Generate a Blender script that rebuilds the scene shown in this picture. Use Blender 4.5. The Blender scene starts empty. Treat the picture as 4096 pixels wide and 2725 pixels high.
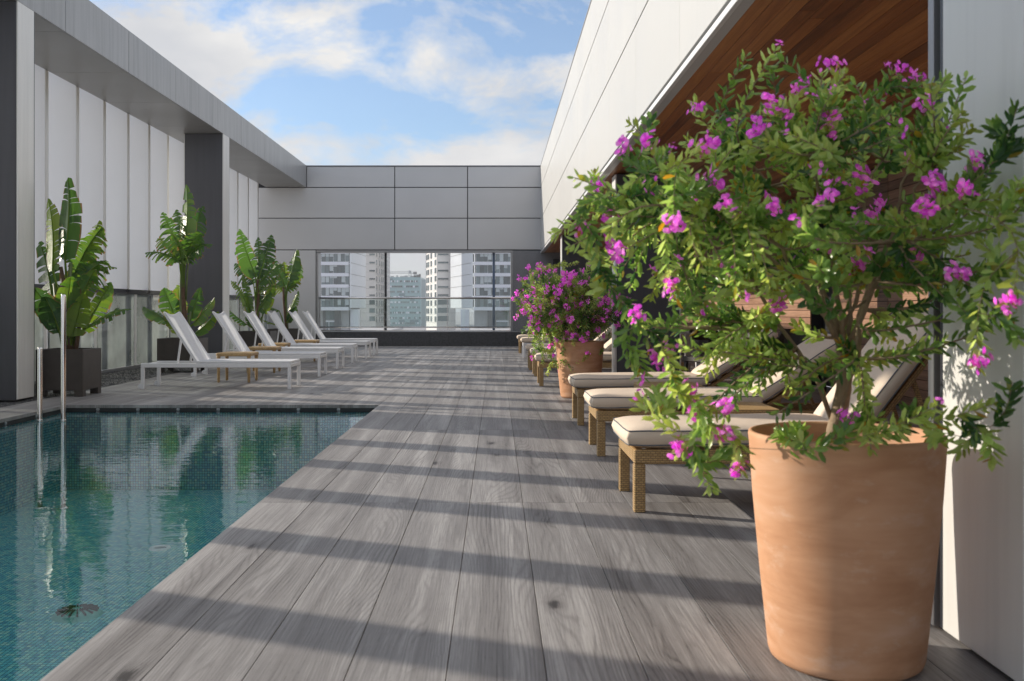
import bpy, math, random
import numpy as np
from mathutils import Vector, Matrix, noise as mnoise
rad = math.radians
random.seed(7)
np.random.seed(7)
sc = bpy.context.scene
C = sc.collection

# ------------------------------------------------------------------ camera, sky, sun, exposure
F, VX, VY, H = 3900.0, 1985.0, 1240.0, 1.03      # focal length in photo pixels, vanishing point, eye height
cam_d = bpy.data.cameras.new('camera')
cam = bpy.data.objects.new('camera', cam_d)
C.objects.link(cam)
cam.location = (0, 0, H)
cam.rotation_euler = (rad(90), 0, 0)
cam_d.sensor_width = 36
cam_d.lens = F / 4096 * 36
cam_d.shift_x = (2048 - VX) / 4096
cam_d.shift_y = -(1362.5 - VY) / 4096
cam_d.clip_start = 0.05
cam_d.clip_end = 6000
cam_d.dof.use_dof = True
cam_d.dof.focus_distance = 10.5
cam_d.dof.aperture_fstop = 6.0
sc.camera = cam

SUN_EL = 22.4
sx, sy = -0.9186, 0.395                            # towards the sun, in plan
SUN_ROT = math.atan2(sx, sy)                      # from +Y towards +X
world = bpy.data.worlds.new('World')
sc.world = world
world.use_nodes = True
wn = world.node_tree.nodes
wl = world.node_tree.links
wn.clear()
wout = wn.new('ShaderNodeOutputWorld')
bg = wn.new('ShaderNodeBackground')
sky = wn.new('ShaderNodeTexSky')
sky.sky_type = 'NISHITA'
sky.sun_disc = False
sky.sun_elevation = rad(SUN_EL)
sky.sun_rotation = SUN_ROT
sky.altitude = 50
sky.air_density = 1.0
sky.dust_density = 0.6
sky.ozone_density = 1.6
bg.inputs['Strength'].default_value = 0.135
# clouds: fractal noise on the view direction, compressed vertically as real cloud decks are near the horizon
tc = wn.new('ShaderNodeTexCoord')
mp = wn.new('ShaderNodeMapping')
mp.inputs['Scale'].default_value = (1.0, 1.0, 1.9)
mp.inputs['Location'].default_value = (14.182, 21.565, 26.364)
wl.new(tc.outputs['Generated'], mp.inputs['Vector'])
cn = wn.new('ShaderNodeTexNoise')
cn.inputs['Scale'].default_value = 6.5
cn.inputs['Detail'].default_value = 9
cn.inputs['Roughness'].default_value = 0.60
cn.inputs['Distortion'].default_value = 0.25
wl.new(mp.outputs[0], cn.inputs['Vector'])
cr = wn.new('ShaderNodeValToRGB')
cr.color_ramp.elements[0].position = 0.41
cr.color_ramp.elements[0].color = (0.10, 0.10, 0.10, 1)
cr.color_ramp.elements[1].position = 0.56
cr.color_ramp.elements[1].color = (1, 1, 1, 1)
wl.new(cn.outputs['Fac'], cr.inputs['Fac'])
cn2 = wn.new('ShaderNodeTexNoise')
cn2.inputs['Scale'].default_value = 7.5
cn2.inputs['Detail'].default_value = 7
wl.new(mp.outputs[0], cn2.inputs['Vector'])
cr2 = wn.new('ShaderNodeValToRGB')
cr2.color_ramp.elements[0].position = 0.33
cr2.color_ramp.elements[0].color = (4.7, 4.8, 5.05, 1)
cr2.color_ramp.elements[1].position = 0.66
cr2.color_ramp.elements[1].color = (6.5, 6.4, 6.25, 1)
wl.new(cn2.outputs['Fac'], cr2.inputs['Fac'])
tint = wn.new('ShaderNodeMix')
tint.data_type = 'RGBA'
tint.blend_type = 'MULTIPLY'
tint.inputs[0].default_value = 1.0
tint.inputs[7].default_value = (0.90, 1.04, 1.20, 1)
wl.new(sky.outputs[0], tint.inputs[6])
cm = wn.new('ShaderNodeMix')
cm.data_type = 'RGBA'
wl.new(cr.outputs['Color'], cm.inputs[0])
wl.new(tint.outputs[2], cm.inputs[6])
wl.new(cr2.outputs['Color'], cm.inputs[7])
sz_ = wn.new('ShaderNodeSeparateXYZ')
wl.new(tc.outputs['Generated'], sz_.inputs[0])
hr = wn.new('ShaderNodeValToRGB')
hr.color_ramp.elements[0].position = 0.0
hr.color_ramp.elements[0].color = (0.9, 0.9, 0.9, 1)
hr.color_ramp.elements[1].position = 0.17
hr.color_ramp.elements[1].color = (0, 0, 0, 1)
wl.new(sz_.outputs[2], hr.inputs['Fac'])
hm = wn.new('ShaderNodeMix')
hm.data_type = 'RGBA'
wl.new(hr.outputs['Color'], hm.inputs[0])
wl.new(cm.outputs[2], hm.inputs[6])
hm.inputs[7].default_value = (4.35, 4.45, 4.85, 1)
wl.new(hm.outputs[2], bg.inputs['Color'])
wl.new(bg.outputs[0], wout.inputs[0])

sun_d = bpy.data.lights.new('sun', 'SUN')
sun_d.energy = 4.9
sun_d.angle = rad(0.5)
sun_d.color = (1.0, 0.91, 0.78)
sun = bpy.data.objects.new('sun', sun_d)
C.objects.link(sun)
sd = Vector((sx * math.cos(rad(SUN_EL)), sy * math.cos(rad(SUN_EL)), math.sin(rad(SUN_EL))))
sun.rotation_euler = sd.to_track_quat('Z', 'Y').to_euler()
sun.location = (-20, 10, 20)

sc.view_settings.view_transform = 'Standard'
sc.view_settings.look = 'None'
sc.view_settings.gamma = 1
sc.view_settings.use_curve_mapping = False
sc.view_settings.exposure = 0.06
sc.render.engine = 'CYCLES'
sc.cycles.use_denoising = True
sc.cycles.max_bounces = 8
sc.cycles.transparent_max_bounces = 16
sc.cycles.caustics_reflective = False
sc.cycles.caustics_refractive = False
sc.cycles.sample_clamp_indirect = 6


def at(px, py, D):
    "a photo pixel at distance D as a point in the place"
    return Vector(((px - VX) * D / F, D, H - (py - VY) * D / F))


# ------------------------------------------------------------------ materials
class NT:
    def __init__(s, name):
        s.m = bpy.data.materials.new(name)
        s.m.use_nodes = True
        s.n = s.m.node_tree.nodes
        s.l = s.m.node_tree.links
        s.n.clear()
        s.out = s.n.new('ShaderNodeOutputMaterial')

    def new(s, t, **kw):
        x = s.n.new(t)
        for k, v in kw.items():
            setattr(x, k, v)
        return x

    def put(s, sock, v):
        if isinstance(v, bpy.types.NodeSocket):
            s.l.new(v, sock)
        elif isinstance(v, (tuple, list)) and len(v) == 3 and sock.type == 'RGBA':
            sock.default_value = (*v, 1)
        else:
            sock.default_value = v

    def math(s, op, a, b=0.0, c=0.0):
        x = s.new('ShaderNodeMath', operation=op)
        s.put(x.inputs[0], a)
        s.put(x.inputs[1], b)
        s.put(x.inputs[2], c)
        return x.outputs[0]

    def coord(s, which='Object', scale=(1, 1, 1), loc=(0, 0, 0), rnd=0.0):
        t = s.new('ShaderNodeTexCoord').outputs[which]
        if rnd:
            oi = s.new('ShaderNodeObjectInfo').outputs['Random']
            v = s.new('ShaderNodeCombineXYZ')
            s.put(v.inputs[0], s.math('MULTIPLY', oi, rnd))
            s.put(v.inputs[1], s.math('MULTIPLY', oi, rnd * 3.7))
            s.put(v.inputs[2], s.math('MULTIPLY', oi, rnd * 1.9))
            a = s.new('ShaderNodeVectorMath', operation='ADD')
            s.put(a.inputs[0], t)
            s.put(a.inputs[1], v.outputs[0])
            t = a.outputs[0]
        m = s.new('ShaderNodeMapping')
        m.inputs['Scale'].default_value = scale
        m.inputs['Location'].default_value = loc
        s.l.new(t, m.inputs['Vector'])
        return m.outputs[0]

    def noise(s, vec, scale, detail=3, rough=0.5, dist=0.0):
        x = s.new('ShaderNodeTexNoise')
        s.put(x.inputs['Vector'], vec)
        s.put(x.inputs['Scale'], scale)
        s.put(x.inputs['Detail'], detail)
        s.put(x.inputs['Roughness'], rough)
        s.put(x.inputs['Distortion'], dist)
        return x.outputs['Fac']

    def ramp(s, fac, stops):
        x = s.new('ShaderNodeValToRGB')
        e = x.color_ramp.elements
        while len(e) > 1:
            e.remove(e[-1])
        for i, (p, c) in enumerate(stops):
            if i == 0:
                k = e[0]
                k.position = p
            else:
                k = e.new(p)
            k.color = (*c, 1) if isinstance(c, (tuple, list)) else (c, c, c, 1)
        s.put(x.inputs['Fac'], fac)
        return x.outputs['Color']

    def mix(s, fac, a, b, blend='MIX'):
        x = s.new('ShaderNodeMix', data_type='RGBA', blend_type=blend)
        s.put(x.inputs[0], fac)
        s.put(x.inputs[6], a)
        s.put(x.inputs[7], b)
        return x.outputs[2]

    def bump(s, h, strength=0.2, dist=0.01):
        x = s.new('ShaderNodeBump')
        s.put(x.inputs['Height'], h)
        s.put(x.inputs['Strength'], strength)
        s.put(x.inputs['Distance'], dist)
        return x.outputs[0]

    def bsdf(s, col, rough=0.5, metal=0.0, spec=0.5, normal=None, **kw):
        x = s.new('ShaderNodeBsdfPrincipled')
        s.put(x.inputs['Base Color'], col)
        s.put(x.inputs['Roughness'], rough)
        s.put(x.inputs['Metallic'], metal)
        s.put(x.inputs['Specular IOR Level'], spec)
        if normal is not None:
            s.put(x.inputs['Normal'], normal)
        for k, v in kw.items():
            s.put(x.inputs[k.replace('_', ' ')], v)
        return x.outputs[0]

    def done(s, shader):
        s.l.new(shader, s.out.inputs['Surface'])
        return s.m


def panel_mat(name, c, rough=0.42, var=0.06, streak=0.0, metal=0.15, rnd=0.05, bmp=0.02):
    t = NT(name)
    big = t.noise(t.coord('Object', rnd=3), 0.9, 3)
    fine = t.noise(t.coord('Object'), 260, 2)
    oi = t.new('ShaderNodeObjectInfo').outputs['Random']
    f = t.math('ADD', t.math('MULTIPLY', t.math('SUBTRACT', big, 0.5), var * 3),
               t.math('MULTIPLY', t.math('SUBTRACT', fine, 0.5), var * 0.8))
    f = t.math('ADD', f, t.math('MULTIPLY', t.math('SUBTRACT', oi, 0.5), rnd))
    if streak:
        st = t.noise(t.coord('Object', scale=(7, 7, 0.35), rnd=5), 1.6, 5, 0.62)
        st = t.ramp(st, [(0.42, 0.0), (0.72, 1.0)])
        f = t.math('SUBTRACT', f, t.math('MULTIPLY', st, streak))
    v = t.math('ADD', f, 1.0)
    col = t.new('ShaderNodeHueSaturation')
    t.put(col.inputs['Color'], c)
    t.put(col.inputs['Value'], v)
    r = t.math('ADD', t.math('MULTIPLY', big, 0.2), rough - 0.1)
    return t.done(t.bsdf(col.outputs[0], r, metal, normal=t.bump(big, 0.05, bmp)))


def plain_mat(name, c, rough=0.5, metal=0.0, spec=0.5, noise_scale=30, var=0.15, bump=0.1):
    t = NT(name)
    n = t.noise(t.coord('Object', rnd=2), noise_scale, 4)
    v = t.math('ADD', t.math('MULTIPLY', t.math('SUBTRACT', n, 0.5), var * 2), 1.0)
    col = t.new('ShaderNodeHueSaturation')
    t.put(col.inputs['Color'], c)
    t.put(col.inputs['Value'], v)
    return t.done(t.bsdf(col.outputs[0], rough, metal, spec, t.bump(n, bump, 0.01)))


M = {}
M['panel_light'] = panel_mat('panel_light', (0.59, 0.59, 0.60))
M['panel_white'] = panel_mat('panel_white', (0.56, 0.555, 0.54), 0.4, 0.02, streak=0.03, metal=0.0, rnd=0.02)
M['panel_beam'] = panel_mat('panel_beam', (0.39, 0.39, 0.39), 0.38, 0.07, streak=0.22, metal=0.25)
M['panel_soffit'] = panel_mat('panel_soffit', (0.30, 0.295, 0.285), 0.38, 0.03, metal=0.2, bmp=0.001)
M['column_dark'] = panel_mat('column_dark', (0.075, 0.076, 0.088), 0.45, 0.12, streak=0.15, metal=0.1)
M['column_side'] = panel_mat('column_side', (0.78, 0.77, 0.74), 0.4, 0.05, streak=0.10, metal=0.1)
M['fin_face'] = panel_mat('fin_face', (0.84, 0.84, 0.85), 0.5, 0.035, metal=0.05)
M['joint'] = plain_mat('joint', (0.02, 0.02, 0.025), 0.7)
M['frame_metal'] = plain_mat('frame_metal', (0.33, 0.33, 0.34), 0.35, 0.5, var=0.05, bump=0.02)
M['dark_metal'] = plain_mat('dark_metal', (0.035, 0.037, 0.045), 0.35, 0.3, bump=0.02)
M['blue_metal'] = plain_mat('blue_metal', (0.12, 0.17, 0.27), 0.35, 0.2, bump=0.02)
M['white_metal'] = plain_mat('white_metal', (0.80, 0.80, 0.81), 0.35, 0.0, var=0.03, bump=0.01)
M['black'] = plain_mat('black', (0.012, 0.012, 0.013), 0.5)
M['soil'] = plain_mat('soil', (0.05, 0.03, 0.018), 0.95, noise_scale=60, var=0.5, bump=0.8)
M['bronze_planter'] = plain_mat('bronze_planter', (0.060, 0.050, 0.044), 0.42, 0.25, noise_scale=9, var=0.25, bump=0.06)


def steel():
    t = NT('steel')
    n = t.noise(t.coord('Object', scale=(1, 1, 0.1)), 90, 2)
    return t.done(t.bsdf((0.72, 0.70, 0.68), t.math('ADD', t.math('MULTIPLY', n, 0.12), 0.08), 1.0))


M['steel'] = steel()


def deck_wood():
    t = NT('grey_oak_plank')
    base = t.coord('Object', rnd=23)
    sp = t.new('ShaderNodeSeparateXYZ')
    t.put(sp.inputs[0], base)

    def vec(ax, ay):
        c = t.new('ShaderNodeCombineXYZ')
        t.put(c.inputs[0], t.math('MULTIPLY', sp.outputs[0], ax))
        t.put(c.inputs[1], t.math('MULTIPLY', sp.outputs[1], ay))
        return c.outputs[0]
    # knots: sparse cells, dark centre, rings bent round them
    vo = t.new('ShaderNodeTexVoronoi')
    t.put(vo.inputs['Vector'], vec(3.3, 1.25))
    vo.inputs['Scale'].default_value = 1.0
    vo.inputs['Randomness'].default_value = 1.0
    d = vo.outputs['Distance']
    gate = t.new('ShaderNodeSeparateColor')
    t.put(gate.inputs[0], vo.outputs['Color'])
    g = t.math('GREATER_THAN', gate.outputs[0], 0.40)
    warp = t.math('MULTIPLY', t.math('MULTIPLY', t.math('POWER', 2.718, t.math('MULTIPLY', d, -7.0)), g), 0.55)
    low = t.noise(vec(3.6, 0.34), 1.0, 2, 0.45, 0.25)
    fld = t.math('ADD', low, warp)
    fld = t.math('ADD', sp.outputs[0], t.math('ADD', t.math('MULTIPLY', low, 0.42), t.math('MULTIPLY', warp, 0.11)))
    fld = t.math('ADD', fld, t.math('MULTIPLY', t.noise(vec(30, 2.6), 1.0, 2), 0.010))
    ring = t.math('SINE', t.math('MULTIPLY', fld, 400.0))
    ring = t.math('ADD', t.math('MULTIPLY', ring, 0.5), 0.5)
    ring = t.math('POWER', ring, 3.2)
    ringmask = t.ramp(t.noise(vec(2.4, 0.5), 1.0, 1), [(0.40, 0.22), (0.64, 1.0)])
    fibre = t.noise(vec(150, 3.4), 1.0, 4, 0.6)
    band = t.noise(vec(9, 0.35), 1.0, 2, 0.5, 0.5)
    streak = t.ramp(t.noise(vec(62, 0.9), 1.0, 4, 0.65), [(0.50, 0.0), (0.68, 1.0)])
    pore = t.ramp(t.noise(vec(420, 16), 1.0, 2), [(0.60, 0.0), (0.70, 1.0)])
    oi = t.new('ShaderNodeObjectInfo').outputs['Random']
    v = t.math('MULTIPLY', t.math('SUBTRACT', band, 0.5), 1.0)
    v = t.math('ADD', v, t.math('MULTIPLY', t.math('SUBTRACT', fibre, 0.5), 0.70))
    v = t.math('SUBTRACT', v, t.math('MULTIPLY', t.math('MULTIPLY', ring, ringmask), 0.21))
    v = t.math('SUBTRACT', v, t.math('MULTIPLY', pore, 0.18))
    v = t.math('SUBTRACT', v, t.math('MULTIPLY', streak, 0.15))
    v = t.math('ADD', v, 0.03)
    v = t.math('ADD', v, t.math('ADD', t.math('MULTIPLY', t.math('SUBTRACT', oi, 0.5), 0.12), 0.04))
    spots = t.math('ADD', d, t.math('MULTIPLY', t.math('SUBTRACT', t.noise(vec(40, 12), 1.0, 3), 0.5), 0.10))
    kn = t.math('MULTIPLY', t.ramp(spots, [(0.015, 1.0), (0.05, 0.7), (0.09, 0.2), (0.18, 0.0)]), g)
    v = t.math('SUBTRACT', v, t.math('MULTIPLY', kn, 0.70))
    col = t.ramp(t.math('ADD', v, 0.5), [(0.0, (0.040, 0.035, 0.033)), (0.30, (0.180, 0.168, 0.163)),
                                         (0.55, (0.258, 0.245, 0.240)), (1.0, (0.50, 0.485, 0.475))])
    return t.done(t.bsdf(col, t.math('ADD', t.math('MULTIPLY', fibre, 0.25), 0.42), 0, 0.35, t.bump(v, 0.25, 0.004)))


M['deck'] = deck_wood()
M['deck_base'] = plain_mat('deck_base', (0.05, 0.065, 0.062), 0.9)


def brown_wood(name, dark, mid, light, rough=0.35, axis=1, s=1.0):
    t = NT(name)
    base = t.coord('Object', rnd=11)
    sp = t.new('ShaderNodeSeparateXYZ')
    t.put(sp.inputs[0], base)
    a = sp.outputs[axis]                       # along the grain
    b = sp.outputs[0 if axis != 0 else 1]
    z = sp.outputs[2]
    c = t.new('ShaderNodeCombineXYZ')
    t.put(c.inputs[0], t.math('MULTIPLY', a, 1.3 * s))
    t.put(c.inputs[1], t.math('MULTIPLY', b, 26 * s))
    t.put(c.inputs[2], t.math('MULTIPLY', z, 26 * s))
    n = t.noise(c.outputs[0], 1.0, 5, 0.62, 0.9)
    c2 = t.new('ShaderNodeCombineXYZ')
    t.put(c2.inputs[0], t.math('MULTIPLY', a, 5 * s))
    t.put(c2.inputs[1], t.math('MULTIPLY', b, 160 * s))
    t.put(c2.inputs[2], t.math('MULTIPLY', z, 160 * s))
    n2 = t.noise(c2.outputs[0], 1.0, 3)
    oi = t.new('ShaderNodeObjectInfo').outputs['Random']
    v = t.math('ADD', t.math('MULTIPLY', n, 0.75), t.math('MULTIPLY', n2, 0.25))
    v = t.math('ADD', v, t.math('MULTIPLY', t.math('SUBTRACT', oi, 0.5), 0.42))
    col = t.ramp(v, [(0.2, dark), (0.5, mid), (0.85, light)])
    return t.done(t.bsdf(col, rough, 0, 0.5, t.bump(v, 0.15, 0.004)))


M['soffit_wood'] = brown_wood('soffit_wood', (0.12, 0.034, 0.009), (0.37, 0.125, 0.032), (0.62, 0.26, 0.075), 0.38)
M['wall_wood'] = brown_wood('wall_wood', (0.10, 0.05, 0.03), (0.30, 0.16, 0.095), (0.50, 0.29, 0.19), 0.5)


def gravel():
    t = NT('gravel')
    vo = t.new('ShaderNodeTexVoronoi')
    t.put(vo.inputs['Vector'], t.coord('Object'))
    vo.inputs['Scale'].default_value = 55
    sc_ = t.new('ShaderNodeSeparateColor')
    t.put(sc_.inputs[0], vo.outputs['Color'])
    col = t.ramp(sc_.outputs[0], [(0.0, (0.03, 0.03, 0.032)), (0.6, (0.10, 0.10, 0.10)), (1.0, (0.26, 0.255, 0.25))])
    return t.done(t.bsdf(col, 0.9, 0, 0.3, t.bump(t.math('SUBTRACT', 1.0, vo.outputs['Distance']), 0.9, 0.02)))


M['gravel'] = gravel()


def mosaic(name='pool_mosaic', axes=(0, 1)):
    t = NT(name)
    S = 36.0
    co = t.coord('Object', scale=(S, S, S))
    sp = t.new('ShaderNodeSeparateXYZ')
    t.put(sp.inputs[0], co)
    cb = t.new('ShaderNodeCombineXYZ')
    mx = None
    for i in range(3):
        t.put(cb.inputs[i], t.math('FLOOR', sp.outputs[i]))
    for i in axes:
        fr = t.math('ABSOLUTE', t.math('SUBTRACT', t.math('FRACT', sp.outputs[i]), 0.5))
        mx = fr if mx is None else t.math('MAXIMUM', mx, fr)
    grout = t.math('GREATER_THAN', mx, 0.415)
    wnz = t.new('ShaderNodeTexWhiteNoise')
    t.put(wnz.inputs[0], cb.outputs[0])
    patch = t.noise(t.coord('Object'), 2.2, 3)
    v = t.math('ADD', t.math('MULTIPLY', wnz.outputs['Value'], 0.75), t.math('MULTIPLY', patch, 0.35))
    col = t.ramp(v, [(0.05, (0.07, 0.28, 0.44)), (0.28, (0.17, 0.56, 0.68)), (0.5, (0.22, 0.74, 0.78)),
                     (0.75, (0.36, 0.84, 0.76)), (1.0, (0.72, 0.95, 0.80))])
    col = t.mix(grout, col, (0.030, 0.14, 0.18))
    return t.done(t.bsdf(col, 0.25, 0, 0.5))


M['mosaic'] = mosaic()
M['mosaic_xz'] = mosaic('pool_mosaic_end', (0, 2))
M['mosaic_yz'] = mosaic('pool_mosaic_side', (1, 2))


def water():
    t = NT('pool_water')
    co = t.coord('Object')
    n1 = t.noise(t.coord('Object', scale=(1.0, 2.2, 1)), 3.2, 3, 0.5, 0.6)
    n2 = t.noise(co, 16, 2)
    h = t.math('ADD', n1, t.math('MULTIPLY', n2, 0.12))
    nb = t.bump(h, 0.045, 0.05)
    fr = t.new('ShaderNodeFresnel')
    fr.inputs['IOR'].default_value = 1.34
    t.put(fr.inputs['Normal'], nb)
    gl = t.new('ShaderNodeBsdfGlossy')
    gl.inputs['Roughness'].default_value = 0.015
    gl.inputs['Color'].default_value = (0.93, 0.97, 1, 1)
    t.put(gl.inputs['Normal'], nb)
    tr = t.new('ShaderNodeBsdfTransparent')
    tr.inputs['Color'].default_value = (0.82, 0.98, 0.98, 1)
    mx = t.new('ShaderNodeMixShader')
    t.put(mx.inputs[0], fr.outputs[0])
    t.l.new(tr.outputs[0], mx.inputs[1])
    t.l.new(gl.outputs[0], mx.inputs[2])
    return t.done(mx.outputs[0])


M['water'] = water()


def glass(name, tint=(0.93, 0.97, 0.96), milk=0.0, milkcol=(0.75, 0.82, 0.82)):
    t = NT(name)
    fr = t.new('ShaderNodeFresnel')
    fr.inputs['IOR'].default_value = 1.5
    gl = t.new('ShaderNodeBsdfGlossy')
    gl.inputs['Roughness'].default_value = 0.01
    tr = t.new('ShaderNodeBsdfTransparent')
    tr.inputs['Color'].default_value = (*tint, 1)
    mx = t.new('ShaderNodeMixShader')
    t.put(mx.inputs[0], fr.outputs[0])
    if milk:
        tl = t.new('ShaderNodeBsdfTranslucent')
        tl.inputs['Color'].default_value = (*milkcol, 1)
        df = t.new('ShaderNodeBsdfDiffuse')
        df.inputs['Color'].default_value = (*milkcol, 1)
        m0 = t.new('ShaderNodeMixShader')
        m0.inputs[0].default_value = 0.5
        t.l.new(tl.outputs[0], m0.inputs[1])
        t.l.new(df.outputs[0], m0.inputs[2])
        m1 = t.new('ShaderNodeMixShader')
        g = t.math('MULTIPLY', t.noise(t.coord('Object'), 1.3, 3), milk * 2)
        t.put(m1.inputs[0], g)
        t.l.new(tr.outputs[0], m1.inputs[1])
        t.l.new(m0.outputs[0], m1.inputs[2])
        t.l.new(m1.outputs[0], mx.inputs[1])
    else:
        t.l.new(tr.outputs[0], mx.inputs[1])
    t.l.new(gl.outputs[0], mx.inputs[2])
    return t.done(mx.outputs[0])


M['glass_clear'] = glass('glass_clear')
M['glass_milky'] = glass('glass_milky', (0.93, 0.98, 0.965), 0.34, (0.90, 0.97, 0.95))


def city_glass():
    t = NT('office_glass')
    oi = t.new('ShaderNodeObjectInfo').outputs['Random']
    n = t.noise(t.coord('Object', rnd=40), 0.8, 3)
    v = t.math('ADD', t.math('MULTIPLY', oi, 0.7), t.math('MULTIPLY', n, 0.3))
    col = t.ramp(v, [(0.0, (0.03, 0.05, 0.06)), (0.5, (0.09, 0.13, 0.145)), (1.0, (0.22, 0.29, 0.31))])
    return t.done(t.bsdf(col, 0.12, 0, 0.6))


M['city_glass'] = city_glass()
M['blind'] = plain_mat('blind', (0.50, 0.56, 0.58), 0.6, noise_scale=2, var=0.08)
M['spandrel'] = plain_mat('spandrel', (0.80, 0.81, 0.88), 0.4, noise_scale=0.5, var=0.03, bump=0)
M['render_beige'] = plain_mat('render_beige', (0.74, 0.725, 0.715), 0.8, noise_scale=0.6, var=0.06, bump=0.02)
M['white_sheet'] = plain_mat('white_sheet', (0.80, 0.83, 0.87), 0.35, noise_scale=0.3, var=0.05, bump=0)
M['grey_concrete'] = plain_mat('grey_concrete', (0.42, 0.42, 0.43), 0.8, noise_scale=2, var=0.2, bump=0.05)
M['dark_cladding'] = plain_mat('dark_cladding', (0.10, 0.10, 0.115), 0.5, noise_scale=1)
M['teal_panel'] = plain_mat('teal_panel', (0.30, 0.47, 0.50), 0.3, noise_scale=0.08, var=0.12, bump=0)
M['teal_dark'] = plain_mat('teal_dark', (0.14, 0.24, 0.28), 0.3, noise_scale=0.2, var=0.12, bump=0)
M['asphalt'] = plain_mat('asphalt', (0.34, 0.34, 0.35), 0.9, noise_scale=0.1)


def terracotta():
    t = NT('terracotta')
    big = t.noise(t.coord('Object', scale=(1, 1, 3.2), rnd=3), 3.0, 4, 0.55, 0.6)
    ring = t.noise(t.coord('Object', scale=(0.6, 0.6, 40)), 1.0, 3)
    v = t.math('ADD', t.math('MULTIPLY', big, 0.8), t.math('MULTIPLY', ring, 0.2))
    col = t.ramp(v, [(0.25, (0.50, 0.235, 0.115)), (0.5, (0.66, 0.355, 0.20)), (0.75, (0.76, 0.47, 0.31))])
    salt = t.ramp(t.noise(t.coord('Object', scale=(1, 1, 2.2), loc=(5, 2, 1), rnd=9), 6.5, 6, 0.7), [(0.56, 0.0), (0.74, 0.45)])
    col = t.mix(salt, col, (0.78, 0.60, 0.47))
    return t.done(t.bsdf(col, 0.68, 0, 0.3, t.bump(v, 0.12, 0.01)))


M['terracotta'] = terracotta()


def rattan():
    t = NT('rattan')
    co = t.coord('Object', scale=(1, 1, 1))
    br = t.new('ShaderNodeTexBrick')
    sp = t.new('ShaderNodeSeparateXYZ')
    t.put(sp.inputs[0], co)
    cb = t.new('ShaderNodeCombineXYZ')
    t.put(cb.inputs[0], t.math('ADD', sp.outputs[0], sp.outputs[1]))
    t.put(cb.inputs[1], t.math('ADD', sp.outputs[2], t.math('MULTIPLY', sp.outputs[1], 0.001)))
    t.put(br.inputs['Vector'], cb.outputs[0])
    br.inputs['Scale'].default_value = 1
    br.inputs['Brick Width'].default_value = 0.024
    br.inputs['Row Height'].default_value = 0.0115
    br.inputs['Mortar Size'].default_value = 0.0022
    br.inputs['Mortar Smooth'].default_value = 0.6
    br.inputs['Color1'].default_value = (0.62, 0.41, 0.18, 1)
    br.inputs['Color2'].default_value = (0.46, 0.28, 0.11, 1)
    br.inputs['Mortar'].default_value = (0.16, 0.085, 0.03, 1)
    n = t.noise(co, 14, 3)
    col = t.mix(t.math('MULTIPLY', n, 0.4), br.outputs['Color'], (0.62, 0.45, 0.24))
    return t.done(t.bsdf(col, 0.42, 0, 0.45, t.bump(t.math('SUBTRACT', 1.0, br.outputs['Fac']), 0.7, 0.003)))


M['rattan'] = rattan()
M['dark_rattan'] = plain_mat('dark_rattan', (0.045, 0.035, 0.030), 0.5, noise_scale=150, var=0.5, bump=0.5)


def cloth(name, c, trans=0.0, s=500):
    t = NT(name)
    n = t.noise(t.coord('Object'), s, 2)
    w = t.noise(t.coord('Object'), 5, 3)
    v = t.math('ADD', t.math('MULTIPLY', t.math('SUBTRACT', n, 0.5), 0.14),
               t.math('ADD', t.math('MULTIPLY', t.math('SUBTRACT', w, 0.5), 0.08), 1.0))
    col = t.new('ShaderNodeHueSaturation')
    t.put(col.inputs['Color'], c)
    t.put(col.inputs['Value'], v)
    b = t.bsdf(col.outputs[0], 0.85, 0, 0.2, t.bump(t.math('ADD', w, t.math('MULTIPLY', n, 0.08)), 0.25, 0.03))
    if trans:
        tl = t.new('ShaderNodeBsdfTranslucent')
        t.put(tl.inputs['Color'], col.outputs[0])
        m = t.new('ShaderNodeMixShader')
        m.inputs[0].default_value = trans
        t.l.new(b, m.inputs[1])
        t.l.new(tl.outputs[0], m.inputs[2])
        b = m.outputs[0]
    return t.done(b)


M['cushion'] = cloth('cushion', (0.80, 0.66, 0.52))
M['piping'] = cloth('piping', (0.17, 0.18, 0.20))
M['sling'] = cloth('sling', (0.84, 0.85, 0.88), 0.35, 900)


def leafmat(name, stops, trans=0.35, rough=0.32, rib=False):
    t = NT(name)
    at_ = t.new('ShaderNodeAttribute', attribute_name='tone')
    v = at_.outputs['Fac']
    col = t.ramp(v, stops)
    nb = None
    if rib:
        co = t.coord('UV')
        w = t.new('ShaderNodeTexWave')
        w.wave_type = 'BANDS'
        w.bands_direction = 'X'
        w.inputs['Scale'].default_value = 9
        w.inputs['Distortion'].default_value = 1.0
        t.put(w.inputs['Vector'], co)
        nb = t.bump(w.outputs['Fac'], 0.25, 0.01)
        col = t.mix(t.math('MULTIPLY', w.outputs['Fac'], 0.22), col, (0.10, 0.20, 0.02))
        su = t.new('ShaderNodeSeparateXYZ')
        t.put(su.inputs[0], co)
        e = t.math('ADD', su.outputs[1], t.math('MULTIPLY', t.noise(t.coord('Object'), 9, 3), 0.55))
        col = t.mix(t.ramp(e, [(1.16, 0.0), (1.30, 0.9)]) if False else t.math('MULTIPLY', t.math('GREATER_THAN', e, 1.22), 0.85), col, (0.19, 0.12, 0.05))
    b = t.bsdf(col, rough, 0, 0.5, nb)
    tl = t.new('ShaderNodeBsdfTranslucent')
    hs = t.new('ShaderNodeHueSaturation')
    hs.inputs['Hue'].default_value = 0.475
    hs.inputs['Saturation'].default_value = 1.15
    hs.inputs['Value'].default_value = 3.0
    t.put(hs.inputs['Color'], col)
    t.put(tl.inputs['Color'], hs.outputs[0])
    m = t.new('ShaderNodeMixShader')
    m.inputs[0].default_value = trans
    t.l.new(b, m.inputs[1])
    t.l.new(tl.outputs[0], m.inputs[2])
    return t.done(m.outputs[0])


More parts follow.
